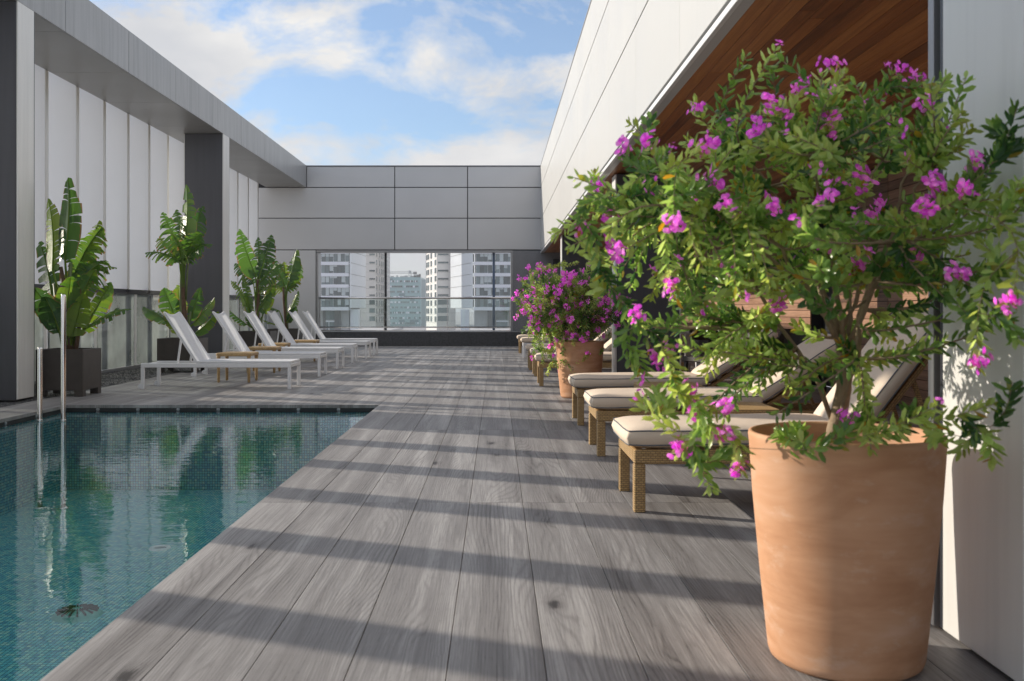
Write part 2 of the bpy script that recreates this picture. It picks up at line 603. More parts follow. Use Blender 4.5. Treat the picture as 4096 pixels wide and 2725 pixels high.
M['leaf'] = leafmat('shrub_leaf', [(0.0, (0.040, 0.105, 0.035)), (0.45, (0.17, 0.30, 0.08)), (0.8, (0.42, 0.54, 0.20)),
                                   (0.93, (0.22, 0.28, 0.06)), (1.0, (0.42, 0.27, 0.06))], 0.40, 0.24)
M['big_leaf'] = leafmat('banana_leaf', [(0.0, (0.018, 0.055, 0.020)), (0.5, (0.045, 0.115, 0.026)), (1.0, (0.13, 0.20, 0.035))], 0.38, 0.22, True)
M['petal'] = leafmat('petal', [(0.0, (0.56, 0.09, 0.52)), (0.6, (0.84, 0.27, 0.72)), (1.0, (0.96, 0.66, 0.84))], 0.30, 0.5)
M['bark'] = plain_mat('bark', (0.34, 0.245, 0.16), 0.85, noise_scale=40, var=0.4, bump=0.5)
M['stem_brown'] = plain_mat('stem_brown', (0.11, 0.065, 0.035), 0.85, noise_scale=25, var=0.6, bump=0.7)
M['stem_green'] = plain_mat('stem_green', (0.11, 0.15, 0.045), 0.5, noise_scale=12, var=0.4, bump=0.1)


# ------------------------------------------------------------------ building helpers
class MB:
    def __init__(s):
        s.v, s.f, s.uv, s.tone, s.mi = [], [], None, None, []

    def box(s, x0, x1, y0, y1, z0, z1, m=0):
        n = len(s.v)
        s.v += [(x0, y0, z0), (x1, y0, z0), (x1, y1, z0), (x0, y1, z0), (x0, y0, z1), (x1, y0, z1), (x1, y1, z1), (x0, y1, z1)]
        s.f += [tuple(n + i for i in q) for q in ((0, 3, 2, 1), (4, 5, 6, 7), (0, 1, 5, 4), (1, 2, 6, 5), (2, 3, 7, 6), (3, 0, 4, 7))]
        s.mi += [m] * 6
        return s

    def bbox(s, x0, x1, y0, y1, z0, z1, b=0.004):
        "box with chamfered edges"
        n = len(s.v)
        pts = []
        for X, sx_ in ((x0, 1), (x1, -1)):
            for Y, sy_ in ((y0, 1), (y1, -1)):
                for Z, sz_ in ((z0, 1), (z1, -1)):
                    pts += [(X, Y + sy_ * b, Z + sz_ * b), (X + sx_ * b, Y, Z + sz_ * b), (X + sx_ * b, Y + sy_ * b, Z)]
        s.v += pts

        def I(i, j, k, a):
            return n + (i * 4 + j * 2 + k) * 3 + a
        fs = []
        for i in (0, 1):
            q = [I(i, 0, 0, 0), I(i, 1, 0, 0), I(i, 1, 1, 0), I(i, 0, 1, 0)]
            fs.append(q if i else q[::-1])
        for j in (0, 1):
            q = [I(0, j, 0, 1), I(1, j, 0, 1), I(1, j, 1, 1), I(0, j, 1, 1)]
            fs.append(q if not j else q[::-1])
        for k in (0, 1):
            q = [I(0, 0, k, 2), I(1, 0, k, 2), I(1, 1, k, 2), I(0, 1, k, 2)]
            fs.append(q if k else q[::-1])
        for i in (0, 1):
            for j in (0, 1):
                fs.append([I(i, j, 0, 0), I(i, j, 0, 1), I(i, j, 1, 1), I(i, j, 1, 0)])
            for k in (0, 1):
                fs.append([I(i, 0, k, 0), I(i, 0, k, 2), I(i, 1, k, 2), I(i, 1, k, 0)])
        for j in (0, 1):
            for k in (0, 1):
                fs.append([I(0, j, k, 1), I(0, j, k, 2), I(1, j, k, 2), I(1, j, k, 1)])
        for i in (0, 1):
            for j in (0, 1):
                for k in (0, 1):
                    fs.append([I(i, j, k, 0), I(i, j, k, 1), I(i, j, k, 2)])
        s.f += [tuple(q) for q in fs]
        s.mi += [0] * len(fs)
        s.fix = True
        return s

    def tube(s, pts, r, n=8, caps=True, sq=1.0):
        pts = [Vector(p) for p in pts]
        rs = r if isinstance(r, (list, tuple)) else [r] * len(pts)
        base = len(s.v)
        up = Vector((0, 0, 1))
        t0 = (pts[1] - pts[0]).normalized()
        if abs(t0.dot(up)) > 0.95:
            up = Vector((1, 0, 0))
        a = t0.cross(up).normalized()
        for i, p in enumerate(pts):
            if i == 0:
                t = pts[1] - pts[0]
            elif i == len(pts) - 1:
                t = pts[-1] - pts[-2]
            else:
                t = pts[i + 1] - pts[i - 1]
            t.normalize()
            a = (a - t * a.dot(t)).normalized()
            b = t.cross(a)
            for k in range(n):
                an = 2 * math.pi * k / n
                q = p + (a * math.cos(an) + b * math.sin(an) * sq) * rs[i]
                s.v.append(tuple(q))
        for i in range(len(pts) - 1):
            for k in range(n):
                k2 = (k + 1) % n
                s.f.append((base + i * n + k, base + i * n + k2, base + (i + 1) * n + k2, base + (i + 1) * n + k))
                s.mi.append(0)
        if caps:
            s.f.append(tuple(base + k for k in range(n))[::-1])
            s.f.append(tuple(base + (len(pts) - 1) * n + k for k in range(n)))
            s.mi += [0, 0]
        return s

    def bar(s, p, q, w, d, up=(0, 0, 1)):
        "square-section bar from p to q"
        p, q = Vector(p), Vector(q)
        t = (q - p).normalized()
        up = Vector(up)
        if abs(t.dot(up)) > 0.98:
            up = Vector((0, 1, 0))
        a = t.cross(up).normalized() * (w / 2)
        b = a.cross(t).normalized() * (d / 2)
        n = len(s.v)
        for P in (p, q):
            for u, v in ((-1, -1), (1, -1), (1, 1), (-1, 1)):
                s.v.append(tuple(P + a * u + b * v))
        s.f += [tuple(n + i for i in f) for f in ((0, 1, 2, 3), (7, 6, 5, 4), (0, 4, 5, 1), (1, 5, 6, 2), (2, 6, 7, 3), (3, 7, 4, 0))]
        s.mi += [0] * 6
        s.fix = True
        return s

    def lathe(s, prof, n=48, cx=0, cy=0):
        base = len(s.v)
        for r, z in prof:
            for k in range(n):
                an = 2 * math.pi * k / n
                s.v.append((cx + r * math.cos(an), cy + r * math.sin(an), z))
        for i in range(len(prof) - 1):
            for k in range(n):
                k2 = (k + 1) % n
                s.f.append((base + i * n + k, base + i * n + k2, base + (i + 1) * n + k2, base + (i + 1) * n + k))
                s.mi.append(0)
        if prof[0][0] > 1e-4:
            s.f.append(tuple(base + k for k in range(n))[::-1])
            s.mi.append(0)
        return s

    def prism(s, poly, z0, z1):
        n = len(s.v)
        k = len(poly)
        s.v += [(x, y, z0) for x, y in poly] + [(x, y, z1) for x, y in poly]
        for i in range(k):
            j = (i + 1) % k
            s.f.append((n + i, n + j, n + k + j, n + k + i))
        s.f.append(tuple(n + i for i in range(k))[::-1])
        s.f.append(tuple(n + k + i for i in range(k)))
        s.mi += [0] * (k + 2)
        s.fix = True
        return s

    def mesh(s, name, mats, smooth=False):
        me = bpy.data.meshes.new(name)
        me.from_pydata(s.v, [], s.f)
        for m in (mats if isinstance(mats, list) else [mats]):
            me.materials.append(m)
        if isinstance(mats, list):
            me.polygons.foreach_set('material_index', s.mi)
        if getattr(s, 'fix', False):
            import bmesh
            bm = bmesh.new()
            bm.from_mesh(me)
            bmesh.ops.recalc_face_normals(bm, faces=bm.faces)
            bm.to_mesh(me)
            bm.free()
        if s.uv is not None:
            ul = me.uv_layers.new(name='UVMap')
            arr = np.zeros(len(me.loops) * 2, dtype=np.float32)
            li = np.zeros(len(me.loops), dtype=np.int32)
            me.loops.foreach_get('vertex_index', li)
            arr = np.array(s.uv, dtype=np.float32)[li].ravel()
            ul.data.foreach_set('uv', arr)
        if s.tone is not None:
            a = me.attributes.new('tone', 'FLOAT', 'POINT')
            a.data.foreach_set('value', np.array(s.tone, dtype=np.float32))
        if smooth:
            me.polygons.foreach_set('use_smooth', [True] * len(me.polygons))
        me.update()
        return me

    def build(s, name, mats, parent=None, smooth=False, loc=None):
        return link(name, s.mesh(name, mats, smooth), parent, loc)


def link(name, me, parent=None, loc=None, rot=None):
    o = bpy.data.objects.new(name, me)
    C.objects.link(o)
    if parent is not None:
        o.parent = parent
    if loc is not None:
        o.location = loc
    if rot is not None:
        o.rotation_euler = rot
    return o


def tag(o, label=None, cat=None, group=None, kind=None):
    if label:
        o['label'] = label
    if cat:
        o['category'] = cat
    if group:
        o['group'] = group
    if kind:
        o['kind'] = kind
    return o


def thing(name, label, cat, loc=(0, 0, 0), rz=0.0, group=None):
    o = bpy.data.objects.new(name, None)
    o.empty_display_size = 0.1
    C.objects.link(o)
    o.location = loc
    o.rotation_euler = (0, 0, rz)
    return tag(o, label, cat, group)


def dup(root, loc, rz, label):
    r = root.copy()
    C.objects.link(r)
    r.location = loc
    r.rotation_euler = (0, 0, rz)
    r['label'] = label
    for ch in list(root.children):
        c = ch.copy()
        C.objects.link(c)
        c.parent = r
        for g in list(ch.children):
            d = g.copy()
            C.objects.link(d)
            d.parent = c
    return r


# ------------------------------------------------------------------ the ground: city floor, terrace slab, planks, gravel
PX0, PX1, PY0, PY1 = -4.67, -1.272, -1.5, 10.57          # the pool's water opening
WZ = -0.065
BY = 27.7                                                # back wall
LX, RX, FX = -5.39, 1.41, 1.26                           # column faces, right fascia
g = MB().box(-3000, 3000, -1500, 4500, -9.2, -9.0).build('city_ground', M['asphalt'])
tag(g, kind='structure')
sl = MB()
sl.box(-7.6, PX0 - 0.06, -3, 28.4, -1.6, -0.036)
sl.box(PX0 - 0.06, PX1 + 0.06, PY1 + 0.06, 28.4, -1.6, -0.036)
sl.box(PX1 + 0.06, 4.6, -3, 28.4, -1.6, -0.036)
sl.box(-7.6, 4.6, -3, 28.4, -9.0, -1.6)
tag(sl.build('terrace_slab', M['deck_base']), kind='structure')
deck = thing('pool_deck', None, None)
tag(deck, kind='structure')
W = 0.2827
rows = [(-1.6, 2.32), (2.32, 5.215), (5.215, 8.375), (8.375, 12.44), (12.44, 17.8), (17.8, 27.5)]
pm = {}


def plank(x0, x1, y0, y1):
    key = (round(x1 - x0, 3), round(y1 - y0, 3))
    if key not in pm:
        w, l = x1 - x0, y1 - y0
        b = MB()
        b.bbox(0.0012, w - 0.0012, 0.0012, l - 0.0012, -0.034, 0.0, 0.0012)
        pm[key] = b.mesh('plank', M['deck'])
    link('plank', pm[key], deck, (x0, y0, 0))


for k in range(-18, 16):
    x0 = -0.141 + k * W
    x1 = x0 + W
    if x0 < -5.3:
        x0 = -5.3
    for (y0, y1) in rows:
        inx = x0 > PX0 - 0.05 and x1 < PX1 + 0.05
        if inx:
            if y1 <= PY1:
                continue
            y0 = max(y0, PY1)
        if k > 6 and y1 < 0:
            continue
        plank(x0, x1, y0, y1)
# gravel strip along the glass, heaped with real pebbles nearest the view
gr = MB().box(-6.62, -5.302, -3, 27.6, -0.03, -0.012).build('gravel_bed', M['gravel'])
tag(gr, kind='structure')
pb = MB()
for i in range(5200):
    y = 11.2 + 9.5 * random.random() ** 1.5
    x = random.uniform(-6.42, -5.32)
    r = random.uniform(0.007, 0.014)
    n = len(pb.v)
    rz = random.random() * 3
    for a in range(4):
        pb.v.append((x + r * math.cos(rz + a * 1.57) * random.uniform(.8, 1.3), y + r * math.sin(rz + a * 1.57), -0.012 + r * 0.2))
    pb.v.append((x, y, -0.012 + r * 1.1))
    for a in range(4):
        pb.f.append((n + a, n + (a + 1) % 4, n + 4))
        pb.mi.append(0)
tag(pb.build('gravel', M['gravel']), 'loose dark gravel between the deck and the glass balustrade', 'gravel', kind='stuff')

# ------------------------------------------------------------------ pool
PD = -0.92
ps = MB()
ps.box(PX0 - 0.4, PX1 + 0.4, PY0, PY1 + 0.4, PD - 0.2, PD)
pool = ps.build('pool', M['mosaic'])
tag(pool, kind='structure')
MB().box(PX0 - 0.30, PX0 - 0.02, PY0, PY1 + 0.3, PD, -0.085).build('pool_wall', M['mosaic_yz'], pool)
MB().box(PX1 + 0.02, PX1 + 0.3, PY0, PY1 + 0.3, PD, -0.085).build('pool_wall', M['mosaic_yz'], pool)
MB().box(PX0 - 0.02, PX1 + 0.02, PY1 + 0.02, PY1 + 0.30, PD, -0.085).build('pool_wall', M['mosaic_xz'], pool)
MB().box(PX0 - 0.06, PX0 - 0.005, PY0, PY1 + 0.02, -0.08, -0.033).build('gutter_edge', M['black'], pool)
MB().box(PX0 - 0.005, PX1 + 0.02, PY1 + 0.012, PY1 + 0.06, -0.08, -0.033).build('gutter_edge', M['black'], pool)
for i in range(9):
    b = MB()
    b.bbox(-0.018, 0.018, -0.008, 0.008, -0.026, 0.0)
    b.build('gutter_bracket', M['frame_metal'], pool, loc=(-4.32 + i * 0.435, PY1 + 0.003, -0.037))
for i in range(9):
    b = MB()
    b.bbox(-0.008, 0.008, -0.018, 0.018, -0.026, 0.0)
    b.build('gutter_bracket', M['frame_metal'], pool, loc=(PX0 - 0.001, 9.9 - i * 0.62, -0.037))
wt = MB()
nx, ny = 2, 2
wt.v = [(PX0 - 0.06, PY0, WZ), (PX1 + 0.05, PY0, WZ), (PX1 + 0.05, PY1 + 0.05, WZ), (PX0 - 0.06, PY1 + 0.05, WZ)]
wt.f = [(0, 1, 2, 3)]
wt.mi = [0]
tag(wt.build('pool_water', M['water']), kind='structure')


def pool_pt(px, py, z):
    D = (H - z) * F / (py - VY)
    return Vector(((px - VX) * D / F, D, z))


# round grille on the pool floor, and the small fitting beyond it
p = pool_pt(310, 2462, PD)
dr = thing('pool_drain', 'round dark green grille set in the pool floor', 'pool drain', p)
pr = MB().lathe([(0.0, 0.045), (0.08, 0.04), (0.13, 0.025), (0.155, 0.0)], 40)
M['drain'] = plain_mat('drain_green', (0.12, 0.42, 0.36), 0.4)
pr.build('cover', M['drain'], dr, smooth=True)
for k in range(16):
    an = k * math.pi / 8
    MB().bar((0.04 * math.cos(an), 0.04 * math.sin(an), 0.049), (0.128 * math.cos(an), 0.128 * math.sin(an), 0.032), 0.01, 0.012).build('rib', M['black'], dr)
p = pool_pt(640, 2195, PD)
fl = thing('pool_light', 'pale ring fitting sunk in the pool floor beyond the grille', 'pool light', p)
MB().lathe([(0.055, 0.0), (0.062, 0.014), (0.08, 0.014), (0.088, 0.0)], 32).build('ring', M['white_metal'], fl, smooth=True)
MB().lathe([(0.0, 0.010), (0.05, 0.007), (0.056, 0.0)], 32).build('lens', M['city_glass'], fl, smooth=True)

# steel ladder rails
for (px, py_top, y, lab) in ((160, 1389, 9.57, 'short polished steel handrail post standing in the pool, the lower of the two'),
                             (254, 1178, 9.57, 'tall polished steel handrail post standing in the pool, the higher of the two')):
    x = (px - VX) * y / F
    zt = H - (py_top - VY) * y / F
    t_ = thing('handrail_post', lab, 'handrail', (x, y, PD), group='pool handrail posts')
    b = MB().tube([(0, 0, 0), (0, 0, 0.6), (0, 0, zt - PD - 0.02), (0, 0, zt - PD - 0.006), (0, 0, zt - PD)], [0.024, 0.024, 0.024, 0.02, 0.01], 20)
    b.build('tube', M['steel'], t_, smooth=True)
    MB().lathe([(0.026, 0.0), (0.05, 0.0), (0.05, 0.012), (0.026, 0.016)], 24).build('collar', M['steel'], t_, smooth=True)
    MB().lathe([(0.0245, 0.0), (0.027, 0.003), (0.027, 0.012), (0.0245, 0.015)], 24).build('joint_ring', M['steel'], t_, smooth=True, loc=(0, 0, 0.86))

# ------------------------------------------------------------------ left canopy beam, columns, fins, glass
beam = thing('canopy_beam', 'long grey metal-clad canopy beam over the left side of the pool', 'canopy', (0, 0, 0))
BT, BB, BX = 5.12, 4.51, -6.55
MB().box(BX + 0.02, LX - 0.03, -3, BY, BB + 0.03, BT - 0.02).build('core', M['joint'], beam)
j = [12.2 + 2.1 * k for k in range(-8, 9)]
j = [v for v in j if -2.9 < v < BY - 0.2]
edges = [-3] + j + [BY]
for a, b_ in zip(edges[:-1], edges[1:]):
    q = MB()
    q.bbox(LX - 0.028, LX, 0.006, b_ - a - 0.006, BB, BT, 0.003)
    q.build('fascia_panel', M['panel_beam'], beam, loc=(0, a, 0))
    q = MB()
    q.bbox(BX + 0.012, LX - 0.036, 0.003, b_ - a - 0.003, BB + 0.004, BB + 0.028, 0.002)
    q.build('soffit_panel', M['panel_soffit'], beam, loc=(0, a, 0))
MB().box(BX + 0.01, LX - 0.005, -3, BY, BT - 0.018, BT + 0.012).build('coping_strip', M['frame_metal'], beam)


def column(x0, x1, y0, y1, z1, lab, side, litx):
    t_ = thing('column', lab, 'column', ((x0 + x1) / 2, (y0 + y1) / 2, 0), group='square clad columns ' + side)
    cx, cy = (x0 + x1) / 2, (y0 + y1) / 2
    hx, hy = (x1 - x0) / 2, (y1 - y0) / 2
    b = MB()
    b.bbox(-hx + 0.02, hx - 0.02, -hy, hy, 0.012, z1, 0.004)
    b.build('body', M['column_dark'], t_)
    for s_ in (-1, 1):
        q = MB()
        xa, xb = (hx - 0.018, hx) if s_ > 0 else (-hx, -hx + 0.018)
        q.bbox(xa, xb, -hy + 0.006, hy - 0.03, 0.02, z1, 0.003)
        q.build('side_panel', M['column_side'], t_)
        q = MB()
        q.box(*(sorted((xa - 0.004 * s_, xb - 0.006 * s_))), hy - 0.028, hy - 0.004, 0.02, z1)
        q.build('edge_trim', M['dark_metal'], t_)
    MB().box(-hx + 0.03, hx - 0.03, -hy + 0.01, hy - 0.01, 0, 0.012).build('foot', M['black'], t_)
    return t_


column(-6.55, LX, 10.98, 11.40, BB, 'dark column with a pale side panel beside the pool handrails', 'on the left', 1)
column(-6.17, LX, 19.25, 19.72, BB, 'dark column rising behind the white loungers and potted banana plants', 'on the left', 1)
column(RX, RX + 1.0, 2.60, 3.11, 2.64, 'pale column right behind the large terracotta pot, mottled by leaf shade', 'on the right', -1)
column(RX, RX + 0.78, 11.55, 11.92, 2.64, 'dark column between the two terracotta pots behind the cushioned loungers', 'on the right', -1)
column(RX, RX + 0.78, 21.0, 21.45, 2.64, 'farthest dark column beside the ribbed wall and black speaker', 'on the right', -1)
tr = MB().bbox(-0.012, 0.012, -0.02, 0.02, 0.0, 2.62, 0.002)
tp = tr.build('downpipe', M['frame_metal'], None, loc=(RX + 0.012, 3.165, 0.01))
tag(tp, 'slim metal edge profile standing just beyond the pale column', 'metal profile')
tp.parent = None

louv = thing('louvre_screen', 'tall screen of upright pale metal fins along the left side', 'screen', (BX, 0, 0))
fm = MB()
fm.bbox(-0.51, 0.0, -0.05, 0.055, 1.30, 4.98, 0.003)
fmesh = fm.mesh('fin', M['fin_face'])
ft = MB()
ft.bbox(0.0, 0.006, -0.045, 0.05, 1.40, BB, 0.001)
ftm = ft.mesh('fin_edge', M['column_side'])
k = 0
y = 14.2 - 1.05 * 16
while y < BY - 0.15:
    link('fin', fmesh, louv, (0, y, 0))
    link('fin_edge', ftm, louv, (0.001, y, 0))
    y += 1.05
pmz = MB().box(-0.42, -0.12, -0.05, 0.05, -0.02, 1.299).mesh('lower_post', M['column_side'])
y = 14.2 - 1.05 * 16
while y < BY - 0.15:
    link('lower_post', pmz, louv, (0, y, 0))
    y += 1.05
MB().box(-0.10, 0.0, -3, BY - 0.02, 1.338, 1.398).build('bottom_rail', M['dark_metal'], louv)

lg = thing('glass_balustrade', 'milky glass balustrade with beige posts below the upright fins', 'balustrade', (-6.5, 0, 0))
y = 15.8 - 1.75 * 10
while y < BY - 0.3:
    q = MB()
    q.bbox(-0.09, 0.0, -0.06, 0.06, -0.02, 1.33, 0.004)
    q.build('post', M['column_side'], lg, loc=(0, y, 0))
    y2 = min(y + 1.75 - 0.07, BY - 0.03)
    q = MB()
    q.box(0.0, 0.012, 0.07, y2 - y, 0.04, 1.31)
    q.build('glass_pane', M['glass_milky'], lg, loc=(0, y, 0))
    y += 1.75
MB().box(-0.02, 0.03, -3, BY - 0.02, -0.02, 0.035).build('base_channel', M['frame_metal'], lg)
MB().box(-0.025, 0.03, -3, BY - 0.02, 1.311, 1.333).build('top_channel', M['dark_metal'], lg)

# ------------------------------------------------------------------ back wall
bw = thing('back_wall', 'grey panelled end wall with a wide opening onto the city', 'wall', (-2, BY, 0))
ox = -2.0


def bpanel(x0, x1, z0, z1, name='panel', mat='panel_light', y0=0.0, y1=0.03, gap=0.012):
    q = MB()
    q.bbox(-(x1 - x0) / 2 + gap, (x1 - x0) / 2 - gap, y0, y1, gap, z1 - z0 - gap, 0.003)
    return q.build(name, M[mat], bw, loc=((x0 + x1) / 2 - ox, 0, z0))


zr = [2.735, 3.635, 4.51, 5.11]
xj = [-6.55, -2.885, -0.815, 1.30]
WX0, WX1, WZ0, WZ1 = -5.10, 0.45, 0.42, 2.66
for i in range(3):
    for k in range(3):
        xa = -7.4 if i == 0 else xj[i]
        if i == 0 and k == 2:
            xa = LX
        bpanel(xa, xj[i + 1], zr[k], zr[k + 1])
q = MB().box(-7.4 - ox, 4.6 - ox, 0.032, 0.36, 2.70, 5.10)
q.build('core', M['joint'], bw)
MB().box(-7.4 - ox, 1.26 - ox, -0.02, 0.38, 5.112, 5.135).build('coping_strip', M['frame_metal'], bw)
bpanel(-7.4, WX0 - 0.02, 0.0, 2.735)
MB().box(-7.4 - ox, WX0 - 0.01 - ox, 0.032, 0.36, 0, 2.70).build('core', M['joint'], bw)
# opening lining
for (x0, x1, y0, y1, z0, z1, nm) in ((WX0 - 0.01, WX0 + 0.045, -0.01, 0.42, 0.42, 2.66, 'jamb'), (WX1 - 0.04, WX1 + 0.01, -0.01, 0.42, 0.42, 2.66, 'jamb'),
                                     (WX0 - 0.01, WX1 + 0.01, -0.012, 0.42, 2.665, 2.722, 'head')):
    q = MB()
    q.bbox(x0 - ox, x1 - ox, y0, y1, z0, z1, 0.004)
    q.build(nm, M['frame_metal'], bw)
for (px0, px1, m_) in ((1538, 1547, 'dark_metal'), (1970, 1980, 'blue_metal')):
    yy = BY + 0.45
    x0, x1 = (px0 - VX) * yy / F, (px1 - VX) * yy / F
    q = MB()
    q.bbox(x0 - ox, x1 - ox, 0.43, 0.50, 0.2, 2.8, 0.003)
    q.build('mullion', M[m_], bw)
# ribbed cladding right of the opening
rb = MB()
x = WX1 + 0.012
while x < 4.45:
    rb.box(x - ox, x + 0.019 - ox, 0.0, 0.034, 0.415, 2.715)
    x += 0.031
o = rb.build('ribbed_cladding', M['column_dark'], bw)
M['rib_grey'] = panel_mat('rib_grey', (0.38, 0.385, 0.41), 0.4, 0.08, metal=0.2)
o.data.materials[0] = M['rib_grey']
MB().box(WX1 + 0.012 - ox, 4.6 - ox, 0.036, 0.36, 0.2, 2.70).build('core', M['joint'], bw)
# low tiled wall below the opening
kw = thing('low_wall', 'low wall of dark stone tiles below the city opening', 'wall', (0, BY - 0.14, 0))
M['slate'] = plain_mat('slate_tile', (0.062, 0.064, 0.070), 0.6, noise_scale=22, var=0.9, bump=0.3)
MB().box(WX0 + 0.02, 4.6, 0.02, 0.55, 0, 0.40).build('core', M['joint'], kw)
x = WX0 + 0.02
tm = MB()
tm.bbox(0.003, 0.532, 0, 0.02, 0.0, 0.398, 0.002)
tmm = tm.mesh('tile', M['slate'])
while x < 4.5:
    link('tile', tmm, kw, (x, 0, 0))
    x += 0.535
MB().box(WX0 + 0.02, 4.6, -0.012, 0.56, 0.401, 0.424).build('ledge', M['frame_metal'], kw)
# glass balustrade in the opening
cb = thing('opening_balustrade', 'clear glass balustrade with polished rails in the end wall opening', 'balustrade', (0, BY + 0.20, 0.424))
bx0, bx1, bx2, bx3 = [(v - VX) * (BY + 0.2) / F for v in (1280, 1536, 1789, 2040)]
for (xa, xb) in ((bx0, bx1), (bx1, bx2), (bx2, bx3)):
    q = MB()
    q.bbox(xa + 0.008, xb - 0.008, 0, 0.012, 0.13, 0.93, 0.002)
    q.build('glass_pane', M['glass_clear'], cb)
for xa in (bx0, bx1, bx2, bx3):
    q = MB()
    q.bbox(xa - 0.007, xa + 0.007, -0.012, 0.02, 0.0, 0.94, 0.002)
    q.build('post', M['steel'], cb)
MB().tube([(bx0 - 0.03, 0.005, 0.945), (bx3 + 0.03, 0.005, 0.945)], 0.028, 12).build('handrail', M['steel'], cb, smooth=True)
MB().tube([(bx0 - 0.03, 0.005, 0.11), (bx3 + 0.03, 0.005, 0.11)], 0.020, 12).build('bottom_rail', M['steel'], cb, smooth=True)
MB().bbox(bx0 - 0.03, bx3 + 0.03, -0.03, 0.04, 0.0, 0.025, 0.003).build('base_channel', M['steel'], cb)

# ------------------------------------------------------------------ right canopy: white fascia, timber soffit, timber wall
rc = thing('canopy', 'white panelled canopy with timber soffit over the right side', 'canopy', (FX, 0, 0))
SZ = 2.645
MB().box(0.03, 3.3, -3, BY, SZ + 0.05, 5.08).build('core', M['joint'], rc)
jr = [6.7 + 2.1 * k for k in range(-4, 12)]
jr = [v for v in jr if -2.8 < v < BY - 0.3]
er = [-3] + jr + [BY]
for z0, z1 in ((2.71, 3.60), (3.60, 4.50), (4.50, 5.12)):
    for a, b_ in zip(er[:-1], er[1:]):
        q = MB()
        q.bbox(0, 0.028, 0.0015, b_ - a - 0.0015, z0 + 0.009, z1 - 0.009, 0.002)
        q.build('fascia_panel', M['panel_white'], rc, loc=(0, a, 0))
MB().box(-0.006, 3.3, -3, BY, 5.122, 5.145).build('coping_strip', M['frame_metal'], rc)
MB().bbox(-0.004, 0.028, -3, BY - 0.002, SZ, SZ + 0.042, 0.003).build('lip', M['white_metal'], rc)
MB().bbox(0.030, 0.098, -3, BY - 0.002, SZ + 0.006, SZ + 0.03, 0.002).build('lip_underside', M['panel_light'], rc)
bd = {}
bi = 0
x = 0.10
random.seed(21)
while x < 3.1:
    y = -2.0 + random.random() * 1.6
    while y < BY - 0.2:
        l = random.choice((2.4, 3.0, 3.6))
        if y > 13:
            l = 5.0
        l = min(l, BY - 0.01 - y)
        if l > 0.15:
            key = round(l, 2)
            if key not in bd:
                b = MB()
                b.bbox(0.0022, 0.0945, 0.0012, l - 0.0012, 0.0, 0.018, 0.0015)
                bd[key] = b.mesh('soffit_board', M['soffit_wood'])
            link('soffit_board', bd[key], rc, (x, y, SZ + 0.012))
        y += l
    x += 0.0967

ww = thing('timber_wall', 'wall of horizontal brown boards behind the cushioned loungers', 'wall', (4.3, 0, 0))
MB().box(0.022, 0.30, -2, 12.46, 0, SZ).build('core', M['joint'], ww)
MB().box(0.022, 0.30, 13.35, BY, 0, SZ).build('core', M['joint'], ww)
segs = [(3.9, 6.2), (6.2, 8.45), (8.45, 10.7), (10.7, 12.46), (13.35, 15.6), (15.6, 17.85), (17.85, 22.6), (22.6, 27.65)]
for (a, b_) in segs:
    q = MB()
    q.bbox(0.0, 0.02, 0.005, b_ - a - 0.005, 0.003, 0.0965, 0.0015)
    me = q.mesh('board', M['wall_wood'])
    for k in range(26):
        if b_ <= 6.3 and k < 4:
            pass
        link('board', me, ww, (0, a, 0.02 + k * 0.1005))
MB().box(0.18, 0.30, 12.46, 13.35, 0, SZ).build('doorway_back', M['black'], ww)
for (px, py, s_, lab) in ((3521, 899, 1.0, 'small white box fixed high on the timber wall near the column'),
                          (3357, 940, 0.8, 'small pale box fixed on the timber wall beside the dark doorway')):
    D = 4.3 * F / (px - VX)
    q = MB()
    q.bbox(-0.05, 0, -0.05 * s_, 0.05 * s_, -0.065 * s_, 0.065 * s_, 0.006)
    o = q.build('wall_light', M['white_metal'], None, loc=(4.297, D, H - (py - VY) * D / F))
    tag(o, lab, 'wall light')
# speaker
spk = thing('loudspeaker', 'black wall loudspeaker high on the ribbed wall under the canopy', 'speaker', (1.72, BY - 0.02, 2.33))
MB().bbox(-0.13, 0.13, -0.24, -0.04, -0.10, 0.13, 0.02).build('cabinet', M['black'], spk)
MB().bbox(-0.115, 0.115, -0.247, -0.2405, -0.085, 0.115, 0.003).build('grille', M['dark_metal'], spk)
MB().bar((0, -0.05, 0.0), (0, 0.0, 0.0), 0.06, 0.05).build('bracket', M['dark_metal'], spk)

